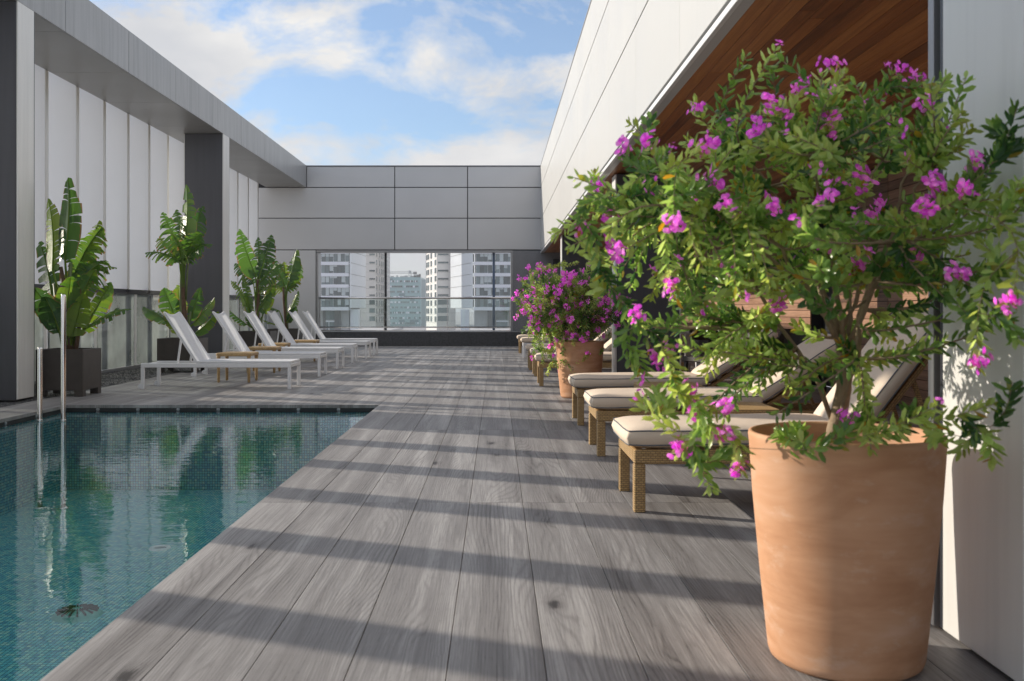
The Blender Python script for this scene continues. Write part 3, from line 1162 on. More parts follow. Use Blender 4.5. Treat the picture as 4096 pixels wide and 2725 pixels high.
# ------------------------------------------------------------------ white mesh loungers
def make_white():
    t_ = thing('sun_lounger', 'x', 'sun lounger', group='white mesh sun loungers left of the deck')
    w, L, zt = 0.64, 1.95, 0.335
    for s_, yy in ((0, 0.0), (1, w - 0.04)):
        q = MB()
        q.bbox(0, L, yy, yy + 0.04, zt - 0.055, zt, 0.004)
        q.build('side_rail', M['white_metal'], t_)
    for xx in (0.0, L - 0.04, 0.70):
        q = MB()
        q.bbox(xx, xx + 0.04, 0.041, w - 0.041, zt - 0.05, zt - 0.012, 0.003)
        q.build('cross_rail', M['white_metal'], t_)
    lm = MB()
    lm.bbox(0, 0.042, 0, 0.042, 0, zt - 0.056, 0.003)
    me = lm.mesh('leg', M['white_metal'])
    for xx in (0.0, L - 0.042):
        for yy in (-0.001, w - 0.041):
            link('leg', me, t_, (xx, yy, 0))
    wm = MB().tube([(0, -0.012, 0), (0, 0.012, 0)], 0.032, 16)
    wme = wm.mesh('wheel', M['white_metal'])
    for yy in (0.02, w - 0.02):
        link('wheel', wme, t_, (-0.012, yy, 0.034))
    # seat sling, slightly sagging
    xs, xe = 0.70, L - 0.01
    b = MB()
    nx, ny = 14, 8
    b.uv = None
    for i in range(nx + 1):
        for k in range(ny + 1):
            u, v = i / nx, k / ny
            z = zt + 0.024 - 0.016 * math.sin(math.pi * v) * (math.sin(math.pi * u) ** 0.5)
            b.v.append((xs + (xe - xs) * u, 0.03 + (w - 0.06) * v, z))
    for i in range(nx):
        for k in range(ny):
            n = i * (ny + 1) + k
            b.f.append((n, n + ny + 1, n + ny + 2, n + 1))
            b.mi.append(0)
    b.build('seat_sling', M['sling'], t_, smooth=True)
    q = MB()
    for yy in (0.006, w - 0.036):
        q.bbox(xs, xe, yy, yy + 0.03, zt + 0.004, zt + 0.03, 0.006)
    q.bbox(xe - 0.03, xe, 0.037, w - 0.037, zt + 0.004, zt + 0.026, 0.004)
    q.build('seat_frame', M['white_metal'], t_)
    # backrest
    A = Vector((0.72, 0, zt + 0.015))
    B = Vector((0.30, 0, 0.995))
    dv = (B - A)
    nrm = Vector((dv.z, 0, -dv.x)).normalized()
    for yy in (0.022, w - 0.022):
        q = MB()
        q.bar(A + Vector((0, yy, 0)), B + Vector((0, yy, 0)), 0.03, 0.034, (0, 1, 0))
        q.build('back_frame', M['white_metal'], t_)
    tb = []
    for i in range(9):
        v = i / 8
        tb.append(tuple(B + Vector((0, 0.022 + (w - 0.044) * v, 0)) - dv.normalized() * 0.035 * math.sin(math.pi * v) - nrm * 0.018 * math.sin(math.pi * v)))
    MB().tube(tb, 0.014, 8).build('top_bar', M['white_metal'], t_, smooth=True)
    b = MB()
    for i in range(nx + 1):
        for k in range(ny + 1):
            u, v = i / nx, k / ny
            p_ = A + dv * (0.01 + 0.975 * u) + Vector((0, 0.03 + (w - 0.06) * v, 0))
            p_ = p_ - nrm * (0.020 * math.sin(math.pi * v)) - dv.normalized() * 0.032 * math.sin(math.pi * v) * u
            b.v.append(tuple(p_ + nrm * 0.012))
    for i in range(nx):
        for k in range(ny):
            n = i * (ny + 1) + k
            b.f.append((n, n + ny + 1, n + ny + 2, n + 1))
            b.mi.append(0)
    b.build('back_sling', M['sling'], t_, smooth=True)
    pm_ = A + dv * 0.50
    for yy in (0.055, w - 0.055):
        q = MB()
        q.bar((pm_.x, yy, pm_.z), (0.46, yy, zt - 0.03), 0.022, 0.03, (0, 1, 0))
        q.build('support_strut', M['white_metal'], t_)
    return t_


wlabs = ['white mesh sun lounger nearest the pool, in front of all the others',
         'white mesh sun lounger just behind the nearest woven side table',
         'white mesh lounger between the second and third woven tables from the pool',
         'white mesh lounger just beyond the third woven table, before the far planters',
         'white mesh lounger second from the back wall, behind the farthest woven table',
         'white mesh lounger closest to the back wall and its tiled ledge']
wy = [12.67, 15.0, 17.0, 18.8, 20.6, 22.3]
wx = [-4.62, -4.66, -4.70, -4.71, -4.68, -4.73]
w0 = make_white()
for i in range(6):
    rz_ = (0.0, 0.012, -0.010, 0.014, -0.012, 0.008)[i]
    if i == 0:
        w0.location = (wx[0], wy[0], 0)
        w0['label'] = wlabs[0]
    else:
        dup(w0, (wx[i], wy[i], 0), rz_, wlabs[i])


def make_table():
    t_ = thing('side_table', 'x', 'side table', group='low woven side tables')
    b = MB()
    # rounded square top
    poly = []
    R, hw = 0.035, 0.25
    for cx, cy, a0 in ((1, 1, 0), (-1, 1, 90), (-1, -1, 180), (1, -1, 270)):
        for k in range(5):
            an = rad(a0 + k * 22.5)
            poly.append((cx * (hw - R) + R * math.cos(an), cy * (hw - R) + R * math.sin(an)))
    n = len(poly)
    lev = [(0.94, 0.372), (1.0, 0.382), (1.0, 0.408), (0.975, 0.418), (0.93, 0.42)]
    for (sc_, z) in lev:
        for (x_, y_) in poly:
            b.v.append((x_ * sc_, y_ * sc_, z))
    for i in range(len(lev) - 1):
        for k in range(n):
            k2 = (k + 1) % n
            b.f.append((i * n + k, i * n + k2, (i + 1) * n + k2, (i + 1) * n + k))
            b.mi.append(0)
    b.f.append(tuple(range(n))[::-1])
    b.f.append(tuple((len(lev) - 1) * n + k for k in range(n)))
    b.mi += [0, 0]
    b.build('table_top', M['rattan'], t_)
    lm = MB().tube([(0, 0, 0.0), (0, 0, 0.01), (0, 0, 0.2), (0, 0, 0.36), (-0.0, 0, 0.375)], [0.014, 0.019, 0.022, 0.026, 0.03], 10)
    me = lm.mesh('leg', M['rattan'], True)
    for xx in (-1, 1):
        for yy in (-1, 1):
            link('leg', me, t_, (xx * 0.215, yy * 0.215, 0))
    return t_


t0 = make_table()
tabs = [(-3.72, 14.03, 'woven tan side table between the two loungers nearest the pool'),
        (-3.85, 16.15, 'woven tan side table, second of the left row from the pool'),
        (-4.08, 17.95, 'woven tan side table of the left row seen between two upright backrests'),
        (-3.86, 19.75, 'woven tan side table of the left row farthest from the pool'),
        (1.42, 8.05, 'woven tan table between the second and third cushioned loungers from the big pot'),
        (1.50, 6.22, 'woven tan table between the two cushioned loungers closest to the big pot')]
for i, (x, y, lab) in enumerate(tabs):
    if i == 0:
        t0.location = (x, y, 0)
        t0['label'] = lab
    else:
        dup(t0, (x, y, 0), (0, 0.02, -0.01, 0.01, 0.03, 0.0)[i], lab)


# ------------------------------------------------------------------ cushioned rattan loungers
def cushion_mesh(L, Wd, T, name='cushion'):
    b = MB()
    nx, ny = 22, 12
    def prof(u):
        e = min(u, 1 - u)
        return 1 - max(0, 1 - e / 0.12) ** 2.2
    for side in (1, -1):
        for i in range(nx + 1):
            for k in range(ny + 1):
                u = 0.5 - 0.5 * math.cos(math.pi * i / nx)
                v = 0.5 - 0.5 * math.cos(math.pi * k / ny)
                e = (prof(u) * prof(v)) ** 0.8
                h = T * (0.30 + 0.20 * e) + 0.006 * mnoise.noise(Vector((u * 5, v * 4, side * 3.1)))
                iu, iv = 0.012 * (1 - prof(v)), 0.012 * (1 - prof(u))
                b.v.append((L * u + (iu if u < .5 else -iu), Wd * v + (iv if v < .5 else -iv), T / 2 + side * h))
    off = (nx + 1) * (ny + 1)
    for s_ in (0, 1):
        for i in range(nx):
            for k in range(ny):
                n = s_ * off + i * (ny + 1) + k
                q = (n, n + ny + 1, n + ny + 2, n + 1)
                b.f.append(q if s_ == 0 else q[::-1])
                b.mi.append(0)
    ring = [i * (ny + 1) for i in range(nx + 1)] + [nx * (ny + 1) + k for k in range(1, ny + 1)] + \
           [i * (ny + 1) + ny for i in range(nx - 1, -1, -1)] + [k for k in range(ny - 1, 0, -1)]
    # bulging border between the two seams
    mids = []
    for n in ring:
        a, c = Vector(b.v[n]), Vector(b.v[n + off])
        m_ = (a + c) / 2
        ctr = Vector((L / 2, Wd / 2, T / 2))
        o_ = Vector((0, 0, 0))
        if m_.x < 0.03:
            o_.x -= 0.012
        if m_.x > L - 0.03:
            o_.x += 0.012
        if m_.y < 0.03:
            o_.y -= 0.012
        if m_.y > Wd - 0.03:
            o_.y += 0.012
        mids.append(len(b.v))
        b.v.append(tuple(m_ + o_))
    for i in range(len(ring)):
        k = (i + 1) % len(ring)
        b.f.append((ring[i], mids[i], mids[k], ring[k]))
        b.f.append((mids[i], ring[i] + off, ring[k] + off, mids[k]))
        b.mi += [0, 0]
    b.fix = True
    top = [Vector(b.v[n]) for n in ring]
    bot = [Vector(b.v[n + off]) for n in ring]
    return b.mesh(name, M['cushion'], True), top, bot


SEATM, stp, sbt = cushion_mesh(1.20, 0.64, 0.115)
BACKM, btp, bbt = cushion_mesh(0.78, 0.62, 0.11)
pipe = {}
for nm, (a, c) in {'s': (stp, sbt), 'b': (btp, bbt)}.items():
    q = MB()
    for loop in (a, c):
        q.tube([*loop, loop[0]], 0.0038, 5, caps=False)
    pipe[nm] = q.mesh('piping', M['piping'], True)


def make_rattan(leg_mat, back_deg, lab, loc, frame_mat=None):
    t_ = thing('sun_lounger', lab, 'sun lounger', loc, group='cushioned sun loungers right of the deck')
    fm_ = M[frame_mat or 'rattan']
    L, w, zt = 1.98, 0.64, 0.318
    for yy in (0.0, w - 0.055):
        q = MB()
        q.bbox(0.0, L, yy, yy + 0.055, zt - 0.072, zt, 0.006)
        q.build('side_rail', fm_, t_)
    for xx in (0.0, L - 0.055, 1.14):
        q = MB()
        q.bbox(xx, xx + 0.055, 0.0555, w - 0.0555, zt - 0.07, zt - 0.002, 0.006)
        q.build('cross_rail', fm_, t_)
    q = MB()
    for k in range(9):
        q.box(0.10 + k * 0.118, 0.16 + k * 0.118, 0.057, w - 0.057, zt - 0.03, zt - 0.012)
    q.build('seat_slats', fm_, t_)
    lm = MB()
    lm.bbox(0, 0.058, 0, 0.058, 0, zt - 0.073, 0.005)
    me = lm.mesh('leg', M[leg_mat])
    for xx in (0.0, L - 0.058):
        for yy in (-0.001, w - 0.057):
            link('leg', me, t_, (xx, yy, 0))
    c = link('seat_cushion', SEATM, t_, (-0.035, 0.0, zt + 0.002), (0, rad(-0.6), 0))
    link('piping', pipe['s'], c)
    px = 1.15
    bf = MB()
    for yy in (0.075, w - 0.075):
        bf.bbox(0, 0.74, yy - 0.02, yy + 0.02, -0.03, 0.0, 0.004)
    bf.bbox(0.70, 0.74, 0.096, w - 0.096, -0.03, 0.0, 0.004)
    for k in range(5):
        bf.box(0.08 + k * 0.12, 0.13 + k * 0.12, 0.096, w - 0.096, -0.022, -0.006)
    link('back_frame', bf.mesh('back_frame', fm_), t_, (px, 0, zt + 0.012), (0, -rad(back_deg), 0))
    c = link('back_cushion', BACKM, t_, (px + 0.01, 0.01, zt + 0.035), (0, -rad(back_deg), 0))
    link('piping', pipe['b'], c)
    ca, sa = math.cos(rad(back_deg)), math.sin(rad(back_deg))
    for yy in (0.12, w - 0.12):
        q = MB()
        q.bar((px + 0.5 * ca, yy, zt + 0.5 * sa - 0.02), (px + 0.5 * ca + 0.13, yy, zt - 0.03), 0.022, 0.022)
        q.build('support_strut', fm_, t_)
    return t_


rl = [('rattan', 52, (0.70, 4.95), 'cushioned rattan lounger closest to the large terracotta pot', None),
      ('rattan', 33, (0.71, 6.85), 'cushioned rattan lounger second from the large terracotta pot', None),
      ('rattan', 33, (0.725, 8.68), 'cushioned rattan lounger just before the smaller terracotta pot', None),
      ('rattan', 40, (0.58, 13.15), 'cushioned rattan lounger first behind the smaller terracotta pot', None),
      ('rattan', 40, (0.585, 15.1), 'cushioned rattan lounger second behind the smaller terracotta pot', None),
      ('rattan', 40, (0.56, 16.7), 'cushioned rattan lounger third behind the smaller pot, half hidden', None),
      ('white_metal', 40, (0.575, 21.0), 'cushioned lounger with white legs near the low tiled wall', 'white_metal'),
      ('rattan', 40, (0.54, 23.1), 'cushioned rattan lounger at the far end, carrying a black bag', None)]
for (lm_, bd_, (x, y), lab, fmn) in rl:
    make_rattan(lm_, bd_, lab, (x, y, 0), fmn)
# black bag
bg_ = MB()
for i in range(9):
    for k in range(12):
        th, ph = math.pi * i / 8, 2 * math.pi * k / 12
        p_ = Vector((0.15 * math.sin(th) * math.cos(ph), 0.19 * math.sin(th) * math.sin(ph), 0.12 * math.cos(th) + 0.105))
        p_ *= 1 + 0.18 * mnoise.noise(p_ * 9)
        p_.z = max(p_.z, 0.0)
        bg_.v.append(tuple(p_))
for i in range(8):
    for k in range(12):
        bg_.f.append((i * 12 + k, (i + 1) * 12 + k, (i + 1) * 12 + (k + 1) % 12, i * 12 + (k + 1) % 12))
        bg_.mi.append(0)
bagt = thing('bag', 'soft black bag lying on the farthest cushioned lounger', 'bag', (0.84, 23.42, 0.437))
bg_.build('pouch', M['black'], bagt, smooth=True)
MB().tube([(-0.09, 0, 0.18), (-0.06, 0, 0.26), (0.0, 0, 0.285), (0.06, 0, 0.26), (0.09, 0, 0.18)], 0.009, 6).build('handle', M['black'], bagt, smooth=True)

# dark wicker chairs and a table under the canopy
def make_chair():
    t_ = thing('wicker_chair', 'x', 'chair', group='dark wicker chairs under the canopy')
    lm = MB()
    lm.bbox(-0.02, 0.02, -0.02, 0.02, 0, 0.38, 0.003)
    me = lm.mesh('leg', M['dark_rattan'])
    for xx in (-0.24, 0.24):
        for yy in (-0.24, 0.24):
            link('leg', me, t_, (xx, yy, 0))
    MB().bbox(-0.28, 0.28, -0.27, 0.27, 0.38, 0.45, 0.012).build('seat', M['dark_rattan'], t_)
    b = MB()
    n = 12
    for i in range(n + 1):
        an = rad(-35 + 250 * i / n)
        rx, ry = 0.29, 0.28
        hgt = 0.80 if 20 < math.degrees(an) < 160 else 0.66
        x_, y_ = rx * math.cos(an), ry * math.sin(an)
        b.v += [(x_, y_, 0.452), (x_ * 1.06, y_ * 1.1, hgt), (x_ * 0.93, y_ * 0.95, hgt), (x_ * 0.88, y_ * 0.88, 0.452)]
    for i in range(n):
        for k in range(4):
            b.f.append((i * 4 + k, i * 4 + (k + 1) % 4, (i + 1) * 4 + (k + 1) % 4, (i + 1) * 4 + k))
            b.mi.append(0)
    b.f += [(0, 1, 2, 3), (n * 4 + 3, n * 4 + 2, n * 4 + 1, n * 4)]
    b.mi += [0, 0]
    b.fix = True
    b.build('backrest', M['dark_rattan'], t_)
    return t_


ch = make_chair()
chs = [((2.72, 12.2, 0), 0.5, 'dark wicker chair drawn up in front of the white-topped table'),
       ((2.35, 14.3, 0), 0.1, 'dark wicker chair behind the white-topped table'),
       ((3.55, 11.6, 0), -0.9, 'dark wicker chair standing closest to the timber wall')]
for i, (l, r, lab) in enumerate(chs):
    if i == 0:
        ch.location = l
        ch.rotation_euler = (0, 0, r)
        ch['label'] = lab
    else:
        dup(ch, l, r, lab)
tb = thing('dining_table', 'white-topped dining table under the canopy behind the dark column', 'table', (2.30, 13.2, 0))
MB().bbox(-0.42, 0.42, -0.42, 0.42, 0.715, 0.745, 0.006).build('table_top', M['white_metal'], tb)
lm = MB()
lm.bbox(-0.035, 0.035, -0.035, 0.035, 0.0, 0.714, 0.004)
me = lm.mesh('leg', M['white_metal'])
for xx in (-0.36, 0.36):
    for yy in (-0.36, 0.36):
        link('leg', me, tb, (xx, yy, 0))


# ------------------------------------------------------------------ plants
def big_leaf(base, d_up, lean, L, Wd, torn, droop, seed, face=None, petiole=None):
    """A banana-like leaf: midrib curve, two halves split into fingers. base: start point, d_up: unit direction of the midrib, lean: side vector."""
    rnd = random.Random(seed)
    b = MB()
    b.uv, b.tone = [], []
    d = Vector(d_up).normalized()
    s_ = Vector(lean)
    s_ = (s_ - d * s_.dot(d)).normalized()
    nrm = d.cross(s_).normalized()
    hang = Vector((0, 0, -1))

    def rib(t):
        return Vector(base) + d * (L * t) + hang * (droop * L * t * t) + nrm * (0.06 * L * math.sin(t * 2.4))
    torn = min(1.0, torn * 1.1 + 0.25)
    tone0 = rnd.uniform(0.0, 1.0)

    def wd(t):
        return Wd * 1.12 * (max(0.0, math.sin(math.pi * min(1, (t * 0.96 + 0.04)) ** 0.75))) ** 0.62

    def add(p_, u, v, tn):
        b.v.append(tuple(p_))
        b.uv.append((u, v))
        b.tone.append(tn)
        return len(b.v) - 1
    for side in (-1, 1):
        t = 0.0
        fold = rnd.uniform(0.15, 0.5)
        while t < 0.985:
            ft = rnd.uniform(0.04, 0.10) if torn > rnd.random() else rnd.uniform(0.08, 0.24)
            t1 = min(1.0, t + ft)
            gap = 0.0 if rnd.random() > torn else rnd.uniform(0.15, 0.6)
            extra = rnd.uniform(-0.12, 0.14) if gap else 0.0
            dr = rnd.uniform(0.0, 0.9) * torn
            tn = min(1, max(0, tone0 + rnd.uniform(-0.2, 0.2)))
            nseg = max(1, int((t1 - t) / 0.05))
            sts = (0.0, 0.35, 0.7, 1.0)
            gridi = []
            for i in range(nseg + 1):
                tt = t + (t1 - t) * i / nseg
                row = []
                for q in sts:
                    # fingers narrow and bend towards their tips
                    tc_ = (t + t1) / 2
                    tq = tt + (tc_ - tt) * gap * q
                    w_ = wd(tt if not gap else tc_ * 0.6 + tt * 0.4) * (1 + extra)
                    c0 = rib(min(1, tq))
                    p_ = c0 + s_ * (side * w_ * q) + nrm * (fold * w_ * q - 0.5 * w_ * q * q * fold) + d * (0.38 * w_ * q)
                    p_ += hang * (w_ * q * q * (0.12 + dr))
                    row.append(add(p_, tt * 6, q, tn))
                gridi.append(row)
            for i in range(nseg):
                for k in range(3):
                    q = (gridi[i][k], gridi[i + 1][k], gridi[i + 1][k + 1], gridi[i][k + 1])
                    b.f.append(q if side > 0 else q[::-1])
                    b.mi.append(0)
            t = t1
    # midrib and petiole
    nb = len(b.v)
    pts = ([Vector(p_) for p_ in petiole] if petiole else []) + [rib(0.02 + 0.98 * i / 6) for i in range(7)]
    k0 = len(pts)
    rs = [0.017 if i < k0 - 7 else 0.012 * (1 - 0.9 * (i - (k0 - 7)) / 6) + 0.001 for i in range(k0)]
    b.tube(pts, rs, 5)
    ex = len(b.v) - nb
    b.uv += [(0, 0)] * ex
    b.tone += [0.9] * ex
    return b


def banana(name_lab, loc, leaves, stalks, seed):
    t_ = thing('banana_plant', name_lab, 'plant', loc, group='potted banana plants')
    for (pts, r0, r1, m_) in stalks:
        n = len(pts)
        MB().tube(pts, [r0 + (r1 - r0) * i / (n - 1) for i in range(n)], 9).build('stem', M[m_], t_, smooth=True)
    rnd = random.Random(seed)
    for i, (root, base, ang, tilt, L, Wd, torn, droop) in enumerate(leaves):
        d = Vector((math.sin(rad(ang)), math.sin(rad(tilt)), math.cos(rad(ang))))
        yaw = rad(rnd.uniform(-38, 38))
        ang += rnd.uniform(-5, 5)
        lean = Vector((math.cos(yaw), math.sin(yaw), 0))
        if abs(math.sin(rad(ang))) > 0.7:
            lean = Vector((0, math.cos(yaw), math.sin(yaw) + 0.6))
        R0, B0 = Vector(root), Vector(base)
        mid = (R0 + B0) / 2 + Vector((0, 0, 0.08))
        big_leaf(base, d, lean, L, Wd, torn, droop, seed * 50 + i, petiole=[R0, mid]).build('leaf', M['big_leaf'], t_, smooth=False)
    return t_


def planter(lab, x0, x1, y0, y1, h):
    t_ = thing('planter', lab, 'planter', ((x0 + x1) / 2, (y0 + y1) / 2, 0), group='square bronze planters')
    hx, hy = (x1 - x0) / 2, (y1 - y0) / 2
    b = MB()
    th = 0.022
    for (a, c, e, f) in ((-hx, hx, -hy, -hy + th), (-hx, hx, hy - th, hy), (-hx, -hx + th, -hy + th, hy - th), (hx - th, hx, -hy + th, hy - th)):
        b.bbox(a, c, e, f, 0.075, h, 0.003)
    b.build('box', M['bronze_planter'], t_)
    fb = MB()
    fb.bbox(-0.05, 0.05, -0.05, 0.05, 0.0, 0.075, 0.003)
    me = fb.mesh('foot', M['bronze_planter'])
    for sx_ in (-1, 1):
        for sy_ in (-1, 1):
            link('foot', me, t_, (sx_ * (hx - 0.051), sy_ * (hy - 0.051), 0))
    MB().box(-hx + th, hx - th, -hy + th, hy - th, 0.08, 0.10).build('floor_plate', M['black'], t_)
    s = MB()
    n = 10
    for i in range(n + 1):
        for k in range(n + 1):
            x_, y_ = -hx + th + (2 * hx - 2 * th) * i / n, -hy + th + (2 * hy - 2 * th) * k / n
            s.v.append((x_, y_, h - 0.045 + 0.02 * mnoise.noise(Vector((x_ * 12, y_ * 12, hx)))))
    for i in range(n):
        for k in range(n):
            q = i * (n + 1) + k
            s.f.append((q, q + n + 1, q + n + 2, q + 1))
            s.mi.append(0)
    s.build('soil', M['soil'], t_)
    return t_


planter('bronze box planter nearest the pool, beside the front column', -5.46, -4.90, 11.55, 12.10, 0.56)
planter('bronze box planter right behind the nearest white lounger', -5.57, -4.91, 16.0, 16.62, 0.56)
planter('bronze box planter just past the rear left column', -5.72, -4.94, 21.3, 21.95, 0.56)
planter('bronze box planter nearest the back wall', -5.66, -4.90, 24.1, 24.75, 0.56)

# leaf spec: (petiole root, blade base, lean angle in the picture plane (deg, + = right), tilt to/from camera, length, half width, torn, droop)
b1 = [((0, 0, .5), (.04, .05, 1.5), 14, 10, .85, .17, 1, .2), ((0, 0, .5), (.1, .06, 1.35), 46, 6, .6, .14, 1, .4), ((0, 0, .5), (.05, -.1, .7), 20, -14, .6, .13, .3, .05),
      ((0, 0, .5), (-.22, 0, 1.50), -8, 5, 0.95, .17, .2, .05), ((0, 0, .5), (-.06, -.03, 1.62), 4, -8, 1.02, .15, .1, .02),
      ((0, 0, .5), (.02, .05, 1.45), 22, 8, 0.80, .17, .75, .18), ((0, 0, .5), (.06, .02, 1.3), 34, 0, .66, .15, .85, .35),
      ((0, 0, .5), (.10, -.06, 1.10), 28, -10, .52, .11, .1, .1), ((0, 0, .5), (.15, 0, .78), 26, 6, .70, .12, .2, .05),
      ((0, 0, .5), (.22, -.05, .82), 62, 0, .62, .12, .2, .15), ((0, 0, .5), (-.08, -.12, .75), -12, -18, .55, .14, .1, .15),
      ((0, 0, .5), (-.02, -.1, .95), 12, -12, .55, .13, .1, .1), ((0, 0, .5), (-.25, .05, 1.2), -18, 10, .8, .15, .3, .1),
      ((0, 0, .5), (.0, .1, 1.2), 10, 10, .75, .15, .5, .12), ((0, 0, .5), (-.15, -.05, .85), -25, -5, .6, .13, .1, .15)]
s1 = [([(0, 0, .50), (-.02, 0, .8), (-.06, 0, 1.2), (-.12, 0, 1.55)], .055, .02, 'stem_brown'),
      ([(.03, .03, .50), (.0, .02, .9), (-.02, 0, 1.3), (.0, 0, 1.6)], .045, .02, 'stem_green'),
      ([(.06, -.02, .50), (.1, -.02, .75), (.12, 0, 1.0)], .03, .018, 'stem_brown'),
      ([(-.06, -.02, .50), (-.14, -.02, .9), (-.2, 0, 1.35)], .03, .018, 'stem_green')]
banana('broad-leaved banana plant in the planter nearest the pool', (-5.14, 11.78, 0), b1, s1, 3)
b2 = [((0, 0, 1.2), (.0, .04, 1.9), -12, 14, 1.0, .17, .9, .1), ((0, 0, 1.2), (.02, -.05, 1.85), 28, -16, .8, .16, 1, .3), ((0, 0, 1.2), (-.03, .05, 1.85), -36, 12, .8, .15, 1, .28),
      ((0, 0, 1.2), (.02, 0, 2.0), 2, -6, 1.12, .19, .25, .0), ((0, 0, 1.2), (-.02, .03, 1.95), -22, 5, .92, .15, .8, .12),
      ((0, 0, 1.2), (.05, .0, 1.95), 17, 6, .95, .16, .55, .08), ((0, 0, 1.1), (-.04, -.03, 1.85), -48, -10, .70, .15, .95, .45),
      ((0, 0, 1.1), (.05, -.04, 1.85), 46, -8, .72, .15, .95, .35), ((0, 0, 1.1), (.0, -.06, 1.8), -8, -22, .75, .16, .9, .30),
      ((0, 0, 1.1), (.0, .06, 1.8), 10, 22, .75, .16, .9, .25),
      ((0, 0, .5), (-.10, -.03, .85), -16, -10, .62, .15, .15, .06), ((0, 0, .5), (-.20, 0, .80), -48, 0, .62, .11, .2, .2),
      ((0, 0, .5), (.12, 0, .85), 14, 8, .62, .10, .2, .05), ((0, 0, .5), (.18, -.05, .78), 36, -6, .62, .12, .3, .06),
      ((0, 0, .5), (.20, 0, .62), 42, 4, .55, .10, .2, .02), ((0, 0, .5), (-.05, .05, .95), -8, 12, .55, .13, .2, .05),
      ((0, 0, .5), (-.05, -.12, .62), -18, -22, .5, .13, .1, .08)]
s2 = [([(0, 0, .50), (.02, 0, .9), (.0, 0, 1.35), (.0, 0, 1.75)], .06, .028, 'stem_brown'),
      ([(-.03, -.02, .50), (-.02, -.02, 1.0), (-.03, 0, 1.5), (-.02, 0, 2.0)], .035, .018, 'stem_green'),
      ([(.05, 0, .50), (.1, 0, .8), (.13, 0, 1.0)], .03, .018, 'stem_green'),
      ([(.05, 0, 1.2), (.07, 0, 1.6), (.1, 0, 1.95)], .02, .014, 'stem_green')]
banana('tall banana plant with a ragged crown against the dark rear column', (-5.24, 16.3, 0), b2, s2, 5)
b3 = [((0, 0, 1.0), (.02, .05, 1.7), -4, 12, 1.05, .18, .8, .05), ((0, 0, .5), (.05, -.05, 1.0), 30, -10, .6, .14, .5, .1), ((0, 0, .5), (-.1, .05, .9), -26, 8, .7, .14, .6, .1),
      ((0, 0, 1.0), (.0, 0, 1.75), -16, -8, 1.12, .20, .45, .0), ((0, 0, 1.0), (.06, .03, 1.75), 14, 6, 1.05, .18, .75, .05),
      ((0, 0, 1.0), (-.05, 0, 1.6), -34, 4, .8, .16, .9, .25), ((0, 0, 1.0), (.06, -.03, 1.6), 36, -6, .85, .16, .9, .25),
      ((0, 0, .5), (-.14, 0, .95), -10, -8, .9, .13, .5, .02), ((0, 0, .5), (-.22, 0, 1.15), -32, 6, .72, .13, .8, .12),
      ((0, 0, .5), (.17, 0, .95), 16, -5, .85, .11, .15, .0), ((0, 0, .5), (-.2, -.03, .70), -42, -8, .55, .13, .1, .1),
      ((0, 0, .5), (.02, .05, 1.2), 4, 10, .7, .14, .6, .08), ((0, 0, .5), (-.05, -.1, .62), -30, -12, .32, .10, .0, .1),
      ((0, 0, .5), (.05, 0, 1.4), 58, -5, .62, .13, .9, .35)]
s3 = [([(0, 0, .50), (.03, 0, .9), (.05, 0, 1.35), (.03, 0, 1.7)], .05, .024, 'stem_brown'),
      ([(-.04, -.02, .50), (-.08, -.02, .9), (-.1, 0, 1.3)], .03, .016, 'stem_green'),
      ([(.06, 0, .50), (.12, 0, .75), (.16, 0, 1.0)], .022, .014, 'stem_green')]
banana('bushy banana plant rising behind the middle white loungers', (-5.32, 21.6, 0), b3, s3, 8)
b4 = [((0, 0, 1.0), (.02, .05, 1.55), -6, 10, .8, .18, .7, .1), ((0, 0, 1.0), (.08, -.04, 1.5), 40, -8, .55, .13, 1, .3),
      ((0, 0, 1.0), (.0, 0, 1.62), -22, -6, .92, .20, .55, .12), ((0, 0, 1.0), (.06, 0, 1.6), 12, 6, .98, .19, .35, .0),
      ((0, 0, 1.0), (.08, .03, 1.6), 26, 8, .72, .15, .9, .10), ((0, 0, .5), (-.12, 0, 1.0), -58, 0, .70, .11, .4, .2),
      ((0, 0, .5), (.12, 0, .95), 22, -5, .60, .11, .3, .0), ((0, 0, .5), (.10, -.05, .75), 30, -8, .45, .11, .1, .1),
      ((0, 0, 1.0), (-.05, .04, 1.5), -40, 6, .65, .14, .8, .3), ((0, 0, .5), (.1, 0, .7), 12, -8, .4, .09, .1, .1),
      ((0, 0, .5), (-.2, -.05, .66), -62, 0, .35, .08, .0, .1)]
s4 = [([(.06, 0, .50), (.02, 0, .9), (-.02, 0, 1.3), (-.03, 0, 1.6)], .045, .022, 'stem_brown'),
      ([(.08, 0, .50), (.05, 0, 1.0), (.05, 0, 1.6)], .03, .018, 'stem_green')]
banana('dark-leaved banana plant in front of the plain back wall', (-5.30, 24.4, 0), b4, s4, 11)


